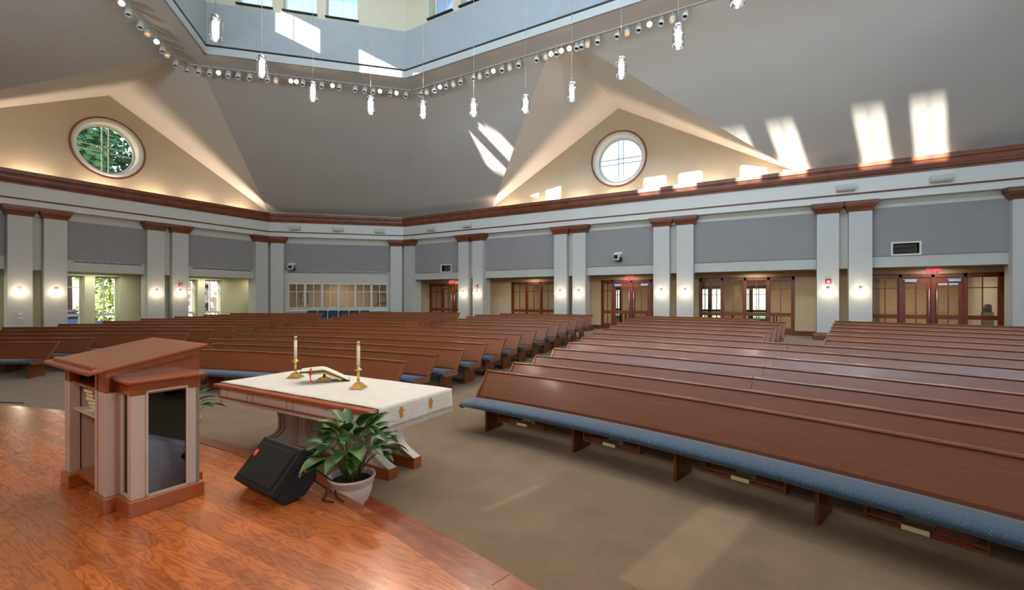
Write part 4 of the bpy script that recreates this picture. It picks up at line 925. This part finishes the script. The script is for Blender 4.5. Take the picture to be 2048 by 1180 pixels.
# sloping wooden head
slope = lambda y_: 1.115+(y_+.41)*.19
for x in (-.545, .50):
    MB().prism([(-.26, .95), (.385, .95), (.385, slope(.385)), (-.26, slope(-.26))], lambda a, b, t: (t, a, b), x, x+.03).build('cheek', 'lect', T, bevel=.003)
MB().prism([(.355, .95), (.385, .95), (.385, slope(.385)), (.355, slope(.355))], lambda a, b, t: (t, a, b), -.52, .50).build('head_front', 'lect', T)
MB().prism([(-.41, slope(-.41)), (.42, slope(.42)), (.42, slope(.42)+.03), (-.41, slope(-.41)+.03)], lambda a, b, t: (t, a, b), -.63, .62).build('desk_top', 'lect', T, bevel=.01)
MB().prism([(-.365, slope(-.365)+.03), (-.33, slope(-.33)+.03), (-.33, slope(-.33)+.055), (-.365, slope(-.365)+.055)], lambda a, b, t: (t, a, b), -.56, .50).build('book_stop', 'lect', T, bevel=.006)
MB().prism([(-.30, slope(-.30)-.06), (.36, slope(.36)-.06), (.36, slope(.36)), (-.30, slope(-.30))], lambda a, b, t: (t, a, b), .53, .565).build('under_moulding', 'lect', T, bevel=.008)
# side wing with smoked glass
b3(.53, .77, -.195, -.12, .12, .945, 'corner_post', 'lectwhite') if False else None
b3(.70, .78, -.195, -.10, .12, .945, 'corner_post', 'lectwhite'); b3(.70, .78, .195, .285, .12, .945, 'corner_post', 'lectwhite')
b3(.53, .57, -.19, -.15, .12, .945, 'corner_post', 'lectwhite'); b3(.53, .78, .25, .285, .12, .945, 'wing_front', 'lectwhite')
b3(.53, .785, -.2, .29, .945, 1.045, 'wing_head', 'lect', bevel=.006); b3(.52, .835, -.235, .325, 1.045, 1.07, 'wing_ledge', 'lect', bevel=.008)
mb = MB()
for q in ((-.10, -.085, .12, .975), (.18, .195, .12, .975)): mb.box((.765, q[0], q[2]), (.79, q[1], q[3]))
mb.box((.765, -.10, .12), (.79, .195, .14)); mb.box((.765, -.10, .96), (.79, .195, .975)); mb.build('glass_frame', 'lectwhite', T)
b3(.772, .778, -.086, .181, .139, .961, 'glass_panel', 'tint', bevel=0)
mb = MB(); mb.box((.57, -.185, .12), (.585, -.16, .945)); mb.box((.685, -.185, .12), (.70, -.16, .945)); mb.box((.57, -.185, .12), (.7, -.16, .14)); mb.build('glass_frame', 'lectwhite', T)
b3(.585, .685, -.175, -.169, .14, .945, 'glass_panel', 'tint', bevel=0)
b3(.54, .56, -.14, .25, .125, .94, 'wing_back', 'dark', bevel=0)
Mx = T.matrix_basis if False else Matrix.Translation(T.location) @ Matrix.Rotation(math.radians(-3), 4, 'Z')
def onT(x, y_, z): return Mx @ Vector((x, y_, z))
for i in range(5):
    hgt = .036; t = empty('hymnal', onT(-.19+.012*(i % 2), -.06-.008*i, .7155+i*(hgt+.001)+.002), math.radians(-3+4*(i % 3)), 'pale book in the stack inside the lectern, %s from the shelf' % ORD[i], 'book', 'books stacked in the lectern')
    MB().box((-.09, -.12, .003), (.09, .12, hgt-.003)).build('pages', 'paper', t); MB().box((-.093, -.122, 0), (.093, .122, .003)).build('cover', 'tan', t); MB().box((-.093, -.122, hgt-.003), (.093, .122, hgt)).build('cover', 'tan', t)
p = onT(-.12, -.13, .7153); t = MB().box((-.1, -.1, 0), (.1, .1, .002)).build('paper_sheets', 'paper'); t.location = p; t.rotation_euler = (0, 0, .3); tag(t, 'loose paper sheets on the lectern shelf beside the books', 'paper')
pts = [onT(.26, .05, .14), onT(.16, -.02, .20), onT(.1, -.06, .27), onT(.12, -.1, .33), onT(.2, -.12, .37), onT(.29, -.12, .36)]
tag(MB().tube(pts, .005, 6).build('power_cord', 'rubber'), 'black cord looping out of the open lectern', 'cord')
# little red box at the extreme left edge of the platform and its cord
tag(MB().tube([(-13.2, 1.2, .405), (-11.6, 2.05, .405), (-11.0, 2.2, .405), (-10.6, 2.38, .405)], .008, 6).build('floor_cord', 'rubber'), 'dark cord on the platform edge at the far left', 'cord')

# ------------------------------------------------------------------ altar table
T2 = empty('altar_table', (-5.05, 3.92, 0), 0, 'long white altar table with cherry edges on two pedestals', 'table')
def b4(x0, x1, y0, y1, z0, z1, nm, m, bevel=.004): return MB().box((x0, y0, z0), (x1, y1, z1)).build(nm, m, T2, bevel=bevel)
HX, HY = 1.50, .665
b4(-HX, HX, -HY, HY, .915, .96, 'tabletop', 'lect', .012)
b4(-HX+.07, HX-.07, -HY+.06, HY-.06, .73, .915, 'apron', 'altarwhite', .003)
mb = MB()
for x in (-1.42, -1.27, -.80, -.68, .02, .14, 1.05, 1.4): mb.box((x-.008, -HY+.052, .79), (x+.008, -HY+.06, .91))
mb.build('apron_batten', 'lectwhite', T2)
for q in ((-HX+.05, HX-.05, -HY+.04, -HY+.062), (-HX+.05, HX-.05, HY-.062, HY-.04), (-HX+.05, -HX+.072, -HY+.04, HY-.04), (HX-.072, HX-.05, -HY+.04, HY-.04)):
    b4(*q, .775, .795, 'apron_bead', 'lect', .004)
def hourglass(cx, side):
    half = lambda z: .355+.30*(max(0, (.36-z)/.23))**2.0+.26*(max(0, (z-.40)/.33))**2.2
    zs = [.13+.6*i/16 for i in range(17)]
    for y0 in (-.10, .32):
        mb = MB(); rings = [[(cx-half(z), y0, z), (cx+half(z), y0, z), (cx+half(z), y0+.10, z), (cx-half(z), y0+.10, z)] for z in zs]; mb.loft(rings); mb.build('pedestal', 'altarwhite', T2)
        for s_ in (-1, 1):
            for off in (.0, .085):
                mb = MB(); mb.loft([[(cx+s_*(half(z)-off), y0-.018, z), (cx+s_*(half(z)-off-.05), y0-.018, z), (cx+s_*(half(z)-off-.05), y0, z), (cx+s_*(half(z)-off), y0, z)] for z in zs]); mb.build('pedestal_strip', 'lectwhite', T2)
    b4(cx-.27, cx+.27, 0, .32, .13, .73, 'pedestal_core', 'altarwhite')
    b4(cx-.06, cx+.06, -.115, -.10, .15, .73, 'pedestal_pilaster', 'lectwhite')
for cx in (-.555, .555):
    hourglass(cx, 1)
    for y0 in (-.12, .30): b4(cx-.655 if cx < 0 else cx-.54, cx+.655 if cx > 0 else cx+.54, y0, y0+.14, 0, .13, 'plinth', 'lect', .006)
# cloth
def ctop():
    th = .006; fx = HX+.012; y0, y1 = -HY+.10, HY-.0; nx, ny = 40, 20; V_ = []; pr = []
    drop = .225
    path = [(-fx, .962-drop*(1-i/8)) for i in range(8)]+[(-fx+2*fx*i/nx, .966) for i in range(nx+1)]+[(fx, .962-drop*i/8) for i in range(1, 9)]
    mb = MB(); rows = []
    for j in range(ny+1):
        y_ = y0+(y1-y0)*j/ny; row = []
        for x, z in path:
            d = max(0, .966-z); wob = .012*d/drop*(math.sin(y_*11+1)+.6*math.sin(y_*23)); sx = 1 if x > 0 else -1
            spread = 1+.05*d/drop
            row.append((x+(sx*wob*.6+sx*.006*d/drop if d > .003 else 0), y_*1.0, z+(.0015*math.sin(x*9+y_*5) if d < .003 else 0)))
        rows.append(row)
    mb.loft(rows, closed=False, caps=False, smooth=True); return mb, fx, drop
mb, fx, drop = ctop(); CL = empty('altar_cloth', (-5.05, 3.92, 0), 0, 'white damask cloth with gold crosses laid over the altar table', 'cloth')
cl = mb.build('cloth', 'cloth', CL)
sm = cl.modifiers.new('thick', 'SOLIDIFY'); sm.thickness = .004; sm.offset = 1
mb = MB(); zb = .962-drop
for i in range(150):
    y_ = -HY+.10+(2*HY-.10)*i/149; wob = .012*(math.sin(y_*11+1)+.6*math.sin(y_*23))*.6+.006
    for sx in (-1, 1): x = sx*(fx+wob); mb.box((x-.0015, y_-.0022, zb-.055), (x+.0015, y_+.0022, zb+.002))
fr = mb.build('fringe', 'cloth', CL); fr['kind'] = 'stuff'
for cy in (-.24, .25):
    x = fx+.012; zc = .862
    mb = MB(); outl = [(-.012, -.055), (.012, -.055), (.02, -.03), (.012, -.01), (.012, .008), (.032, .004), (.036, .018), (.032, .032), (.012, .028), (.012, .045), (.018, .058), (0, .068), (-.018, .058), (-.012, .045), (-.012, .028), (-.032, .032), (-.036, .018), (-.032, .004), (-.012, .008), (-.012, -.01), (-.02, -.03)]
    mb.prism(outl, lambda a, b, t: (t, cy+a, zc+b), x-.012, x+.006); mb.build('cross_emblem', 'gold', CL)
def candle(x, y_, lab):
    t = empty('candlestick', (x, y_, .972), .4, lab, 'candlestick', 'brass candlesticks on the altar')
    mb = MB()
    for w_, z0, z1 in ((.085, 0, .018), (.07, .018, .034), (.055, .034, .055), (.04, .055, .07)): mb.box((-w_, -w_, z0), (w_, w_, z1))
    mb.build('foot', 'brass', t, bevel=.004)
    MB().lathe([(.001, .07), (.03, .07), (.02, .085), (.016, .10), (.016, .185), (.024, .195), (.016, .205), (.016, .22), (.048, .232), (.052, .245), (.03, .25), (.028, .26), (.028, .275), (.001, .275)], seg=20).build('stem', 'brass', t)
    MB().lathe([(.001, .262), (.0215, .262), (.0215, .565), (.001, .565)], seg=18).build('candle', 'wax', t)
    MB().lathe([(.001, .54), (.0235, .54), (.0235, .60), (.012, .602), (.001, .602)], seg=18).build('follower', 'brass', t)
candle(-5.95, 4.06, 'brass candlestick with white candle, left of the open book'); candle(-4.56, 3.985, 'brass candlestick with white candle, right of the open book')
ST = empty('book_stand', (-5.37, 4.10, .972), math.radians(52), 'brass stand holding the open book on the altar', 'stand')
mb = MB()
for w_, z0, z1 in ((.10, 0, .018), (.08, .018, .036), (.05, .036, .055)): mb.box((-w_, -w_*.8, z0), (w_, w_*.8, z1))
mb.build('foot', 'brass', ST, bevel=.004)
MB().lathe([(.001, .05), (.018, .05), (.018, .15), (.03, .165), (.001, .165)], seg=16).build('post', 'brass', ST)
def roof(x, z=0): return .145+z-x*.50 if x > 0 else .145+z+x*.02
mb = MB(); mb.loft([[(x, -.13, roof(x, -.004)), (x, .12, roof(x, -.004)), (x, .12, roof(x, .004)), (x, -.13, roof(x, .004))] for x in (-.22, 0, .25)]); mb.build('plate', 'brass', ST)
mb = MB(); mb.loft([[(x, -.115, roof(x, -.03 if abs(x) > .01 else -.03)), (x, -.095, roof(x, -.03)), (x, -.095, roof(x, .0)), (x, -.115, roof(x, .0))] for x in (-.20, 0, .22)]); mb.build('lip', 'brass', ST)
BKo = empty('open_bible', (-5.37, 4.10, .972), math.radians(52), 'large open book with dark cover on the brass altar stand', 'book')
mb = MB(); mb.loft([[(x, -.165, roof(x, .006)), (x, .155, roof(x, .006)), (x, .155, roof(x, .022)), (x, -.165, roof(x, .022))] for x in (-.30, 0, .33)]); mb.build('cover', 'darkcover', BKo)
mb = MB(); mb.loft([[(x, -.145, roof(x, .021)), (x, .145, roof(x, .021)), (x, .145, roof(x, .021+h_)), (x, -.145, roof(x, .021+h_))] for x, h_ in ((-.29, .008), (-.15, .018), (-.03, .02), (0, .014), (.03, .02), (.16, .018), (.32, .008))]); mb.build('pages', 'paper', BKo)
mb = MB(); rb = [(-.16, -.05, roof(-.16, .05)), (-.165, -.12, roof(-.16, .055)), (-.17, -.175, roof(-.17, .03)), (-.17, -.185, .06), (-.15, -.19, .03), (-.12, -.21, .008)]
mb.loft([[(p_[0]-w_, p_[1], p_[2]), (p_[0]+w_, p_[1], p_[2]), (p_[0]+w_, p_[1]-.002, p_[2]+.001), (p_[0]-w_, p_[1]-.002, p_[2]+.001)] for p_, w_ in zip(rb, (.01, .014, .012, .006, .012, .014))]); mb.build('ribbon', 'ribbon', BKo)

# ------------------------------------------------------------------ monitor speaker
SP = empty('monitor_speaker', (-3.80, 2.40, .4), math.radians(-5), 'black wedge floor monitor speaker with a red badge', 'speaker')
prof = [(-.19, .10), (-.21, .125), (.055, .42), (.085, .425), (.19, .345), (.20, .14), (.10, .03), (-.07, .0), (-.10, .01)]
MB().prism(prof, lambda a, b, t: (t, a, b), -.32, .32).build('cabinet', 'black', SP, bevel=.012)
fd = Vector((0, .265, .295)).normalized(); fn = Vector((0, -.295, .265)).normalized(); f0 = Vector((0, -.21, .125))
def face(x, s_, h_): return Vector((x, 0, 0))+f0+fd*s_+fn*h_
mb = MB(); mb.quadbox([face(-.28, .035, .002), face(.28, .035, .002), face(.28, .36, .002), face(-.28, .36, .002), face(-.275, .04, .012), face(.275, .04, .012), face(.275, .355, .012), face(-.275, .355, .012)]); mb.build('grille', 'grille', SP)
mb = MB(); mb.quadbox([face(-.265, .225, .012), face(-.215, .225, .012), face(-.215, .285, .012), face(-.265, .285, .012), face(-.265, .225, .017), face(-.215, .225, .017), face(-.215, .285, .017), face(-.265, .285, .017)]); bd = mb.build('badge', 'badge', SP)
def text(body, size, loc, rot, par, m='lettering', ext=.0008): return text_mesh(body, size, ext, m, par, loc, rot)
tilt = math.atan2(fn.dot(Vector((0, 0, 1))), -fn.dot(Vector((0, 1, 0))))
text('JBL', .022, face(-.24, .258, .018), (PI/2-tilt, 0, 0), bd)
mb = MB(); rec = [(-.02, .13), (.13, .13), (.15, .17), (.13, .27), (.02, .27), (-.05, .20)]
mb.prism(rec, lambda a, b, t: (t, a, b), .32, .327); mb.build('side_panel', 'rubber', SP)
mb = MB(); mb.prism([(.02, .15), (.11, .15), (.12, .18), (.1, .25), (.03, .25), (-.02, .2)], lambda a, b, t: (t, a, b), .327, .331); pn = mb.build('side_plate', 'black', SP)
mb = MB(); mb.box((.331, .075, .225), (.334, .095, .245)); mb.build('side_badge', 'badge', SP)
text('JRX', .022, (.3325, .04, .215), (PI/2, math.radians(-38), PI/2), pn)
mb = MB(); mb.prism([(-.17, .06), (-.06, .18), (-.04, .165), (-.15, .045)], lambda a, b, t: (t, a, b), .32, .326); mb.build('corner_guard', 'rubber', SP)
for i, pts in enumerate(([(-3.47, 2.55, .52), (-3.40, 2.62, .44), (-3.36, 2.58, .41), (-3.30, 2.50, .408), (-3.18, 2.52, .408)], [(-3.48, 2.58, .6), (-3.38, 2.7, .46), (-3.34, 2.66, .41), (-3.25, 2.60, .408), (-3.12, 2.57, .408)])):
    tag(MB().tube(pts, .006, 6).build('speaker_cable', 'rubber'), ['thin black cable trailing from the speaker, nearer the viewer', 'thin black cable trailing from the speaker, nearer the flower pot'][i], 'cable')

# ------------------------------------------------------------------ potted peace lilies
def lily(loc, n, spread, hgt, lab, seed, pot=True, lean=(0, 0)):
    rnd = random.Random(seed); t = empty('potted_peace_lily', loc, 0, lab, 'plant')
    if pot:
        MB().lathe([(.001, 0), (.105, 0), (.112, .02), (.15, .07), (.175, .14), (.185, .20), (.183, .212), (.196, .222), (.198, .262), (.212, .272), (.21, .29), (.195, .29), (.185, .265), (.18, .235), (.001, .235)], seg=32).build('pot', 'pot', t)
        MB().lathe([(.001, .243), (.10, .248), (.183, .238)], seg=20).build('soil', 'soil', t)
    for i in range(n):
        an = i*2.399+rnd.uniform(-.3, .3); f = (i+.5)/n; ln = hgt*(1.02-.5*f)*rnd.uniform(.85, 1.1); out = spread*(.12+.75*f**.8)*rnd.uniform(.8, 1.15)
        b = Vector((.06*math.cos(an), .06*math.sin(an), .24)); dirh = Vector((math.cos(an), math.sin(an), 0))+Vector((lean[0], lean[1], 0))
        e = b+dirh*out*.55+Vector((0, 0, ln)); mid = b+dirh*out*.12+Vector((0, 0, ln*.6))
        pts = [b+(mid-b)*2*s_*(1-s_)+(e-b)*s_*s_+(mid-b)*0 for s_ in (0, .25, .5, .75, 1)]
        pts = [b*(1-s_)**2+mid*2*s_*(1-s_)+e*s_*s_ for s_ in (0, .25, .5, .75, 1)]
        MB().tube(pts, [.005, .0045, .004, .0035, .003], 5).build('stalk', 'petiole', t)
        Lf = rnd.uniform(.20, .32); wd_ = Lf*rnd.uniform(.20, .27); d = (pts[-1]-pts[-2]).normalized(); pos = e.copy(); side = d.cross(Vector((0, 0, 1)));
        if side.length < .1: side = Vector((-math.sin(an), math.cos(an), 0))
        side.normalize(); ns = 8; rings = []; droop = rnd.uniform(.16, .34); tw = rnd.uniform(-.5, .5)
        flat = (d+dirh.normalized()*(.6+f)).normalized(); d = flat
        for k in range(ns+1):
            s_ = k/ns; w_ = wd_*(math.sin(PI*min(1, s_*1.02)**.72) if s_ < .98 else 0)+.001
            sd = (side*math.cos(tw*s_)+d.cross(side)*math.sin(tw*s_)); up = sd.cross(d).normalized()
            if up.z < 0: up = -up
            rings.append([pos-sd*w_+up*w_*.25, pos-sd*w_*.5+up*w_*.06, pos, pos+sd*w_*.5+up*w_*.06, pos+sd*w_+up*w_*.25])
            pos = pos+d*(Lf/ns); d = (d+Vector((0, 0, -droop*.55))).normalized()
        MB().loft(rings, closed=False, caps=False, smooth=True).build('leaf', 'leaf2' if rnd.random() < .28 else 'leaf', t)
    return t
lily((-3.36, 2.86, .2), 62, .43, .48, 'peace lily in a white pot on the platform step', 5)
lily((-6.86, 3.03, .2), 26, .40, .40, 'peace lily mostly hidden behind the lectern', 9)

# ------------------------------------------------------------------ foyer furnishings seen through the glass
for i, (x, y_) in enumerate(((-2.2, 24.2), (-.4, 24.8), (-6.4, 24.6))):
    t = empty('foyer_table', (x, y_, .607), .2*i, 'small dark table in the foyer, %s' % ['behind the left half of the four-part screen', 'behind the right half of the four-part screen', 'behind the aisle door'][i], 'table', 'foyer tables')
    MB().box((-.6, -.35, .70), (.6, .35, .74)).build('tabletop', 'dark', t, bevel=.006)
    for sx in (-.55, .55):
        for sy in (-.3, .3): MB().box((sx-.02, sy-.02, 0), (sx+.02, sy+.02, .7)).build('leg', 'rubber', t)
    for k in range(3):
        b_ = empty('magazine_stack', (x-.35+.33*k, y_, 1.348), 0, 'papers on a foyer table, %s pile on the table %s' % (ORD[k], ['behind the screen at left', 'behind the screen at right', 'behind the aisle door'][i]), 'papers', 'piles of papers in the foyer')
        MB().box((-.11, -.14, 0), (.11, .14, .02+.02*k)).build('sheets', 'paper', b_); MB().box((-.112, -.142, .02+.02*k), (.112, .142, .024+.02*k)).build('cover', ['redcover', 'tan', 'navy'][k], b_)
t = empty('drinking_fountain', (x_on_y(1979, 23), 23.2, .607), 0, 'steel water dispenser seen through the far right sidelight', 'dispenser'); 
MB().box((-.14, -.14, 0), (.14, .14, 1.0)).build('body', 'steel', t, bevel=.01); MB().lathe([(.001, 1.0), (.12, 1.0), (.12, 1.25), (.05, 1.3), (.001, 1.3)], seg=16).build('bottle', 'vent', t)

# ------------------------------------------------------------------ outside
mb = MB(); mb.box((-90, -30, -.2), (-25.95, 70, .1)); mb.box((-25.95, 27.4, -.2), (60, 90, .1)); tag(mb.build('lawn', 'grass'), 'grass lawn outside the left windows', 'lawn', kind='stuff')
def tree(x, y_, h_, r_, lab, m='tree', seed=1, n=2600, lo=.12, lf=1):
    rnd = random.Random(seed); t = empty('tree', (x, y_, .1), 0, lab, 'tree', 'trees outside the left windows')
    MB().tube([(0, 0, 0), (.1, 0, h_*.35), (0, .1, h_*.8)], [r_*.09, r_*.07, r_*.02], 8).build('trunk', 'bark', t)
    mb = MB(); cl_ = [(rnd.uniform(-1, 1)*r_*.7, rnd.uniform(-1, 1)*r_*.7, h_*rnd.uniform(lo, .95), r_*rnd.uniform(.3, .5)) for _ in range(26)]
    for i in range(n):
        c = rnd.choice(cl_); v = Vector((rnd.gauss(0, 1), rnd.gauss(0, 1), rnd.gauss(0, 1))).normalized()*c[3]*rnd.uniform(.6, 1.05)
        p_ = Vector(c[:3])+v; a = Vector((rnd.gauss(0, 1), rnd.gauss(0, 1), rnd.gauss(0, .5))).normalized(); b_ = a.cross(v.normalized()+Vector((.01, 0, 0))).normalized(); s_ = rnd.uniform(.16, .34)*lf
        mb.poly([p_-a*s_, p_+b_*s_*.6, p_+a*s_, p_-b_*s_*.6])
    f = mb.build('foliage', m, t); f['kind'] = 'stuff'
tree(-39, 10.5, 16.5, 5.6, 'tall green tree behind the round left window', 'tree', 3, 9000)
tree(-38, 4.0, 14.5, 5, 'broad green tree at the left outside', 'tree', 5, 4200)
tree(-31.2, 10.2, 4.3, 1.4, 'small yellow-green tree close to the left windows', 'tree2', 6, 3500, lf=.4)
tree(-31.5, -12, 23, 5.5, 'unseen tall tree added to keep the sun off the round left window', 'tree', 8, 9000, lo=.58)  # out of view, added with a high crown to block sun at the round window
t = empty('brick_building', (-36, 18.3, .1), PI/6, 'sunlit brick building outside the corner windows', 'building')
MB().box((-5, -1.5, 0), (5, 4, 5)).build('walls', 'brick', t); MB().box((-5.3, -1.8, 5), (5.3, 4.3, 5.3)).build('roof', 'white', t)
for i in range(3): MB().box((-3.5+2.6*i, -1.56, 1), (-2.3+2.6*i, -1.5, 3)).build('window', 'dark', t)
for i, (x, y_, m) in enumerate(((-33.5, 8.6, 'carred'), (-31.0, 7.75, 'carpaint'))):
    t = empty('parked_car', (x, y_, .1), PI/2+.2, ['red car parked outside beyond the blue one', 'blue car parked outside the left windows'][i], 'car', 'parked cars')
    MB().prism([(-2.1, .35), (2.1, .35), (2.15, .75), (1.2, .95), (.7, 1.38), (-1.1, 1.4), (-1.7, .98), (-2.15, .9)], lambda a, b, t_: (a, t_, b), -.85, .85).build('body', m, t, bevel=.05)
    MB().prism([(1.05, .97), (.65, 1.33), (-1.05, 1.35), (-1.5, .99)], lambda a, b, t_: (a, t_, b), -.87, .87).build('side_glass', 'dark', t)
    for wx_ in (-1.3, 1.35):
        for wy_ in (-.8, .8): MB().prism([(wx_+.33*math.cos(2*PI*k/16), .33+.33*math.sin(2*PI*k/16)) for k in range(16)], lambda a, b, t_: (a, t_, b), wy_-.1, wy_+.1).build('wheel', 'tyre', t)
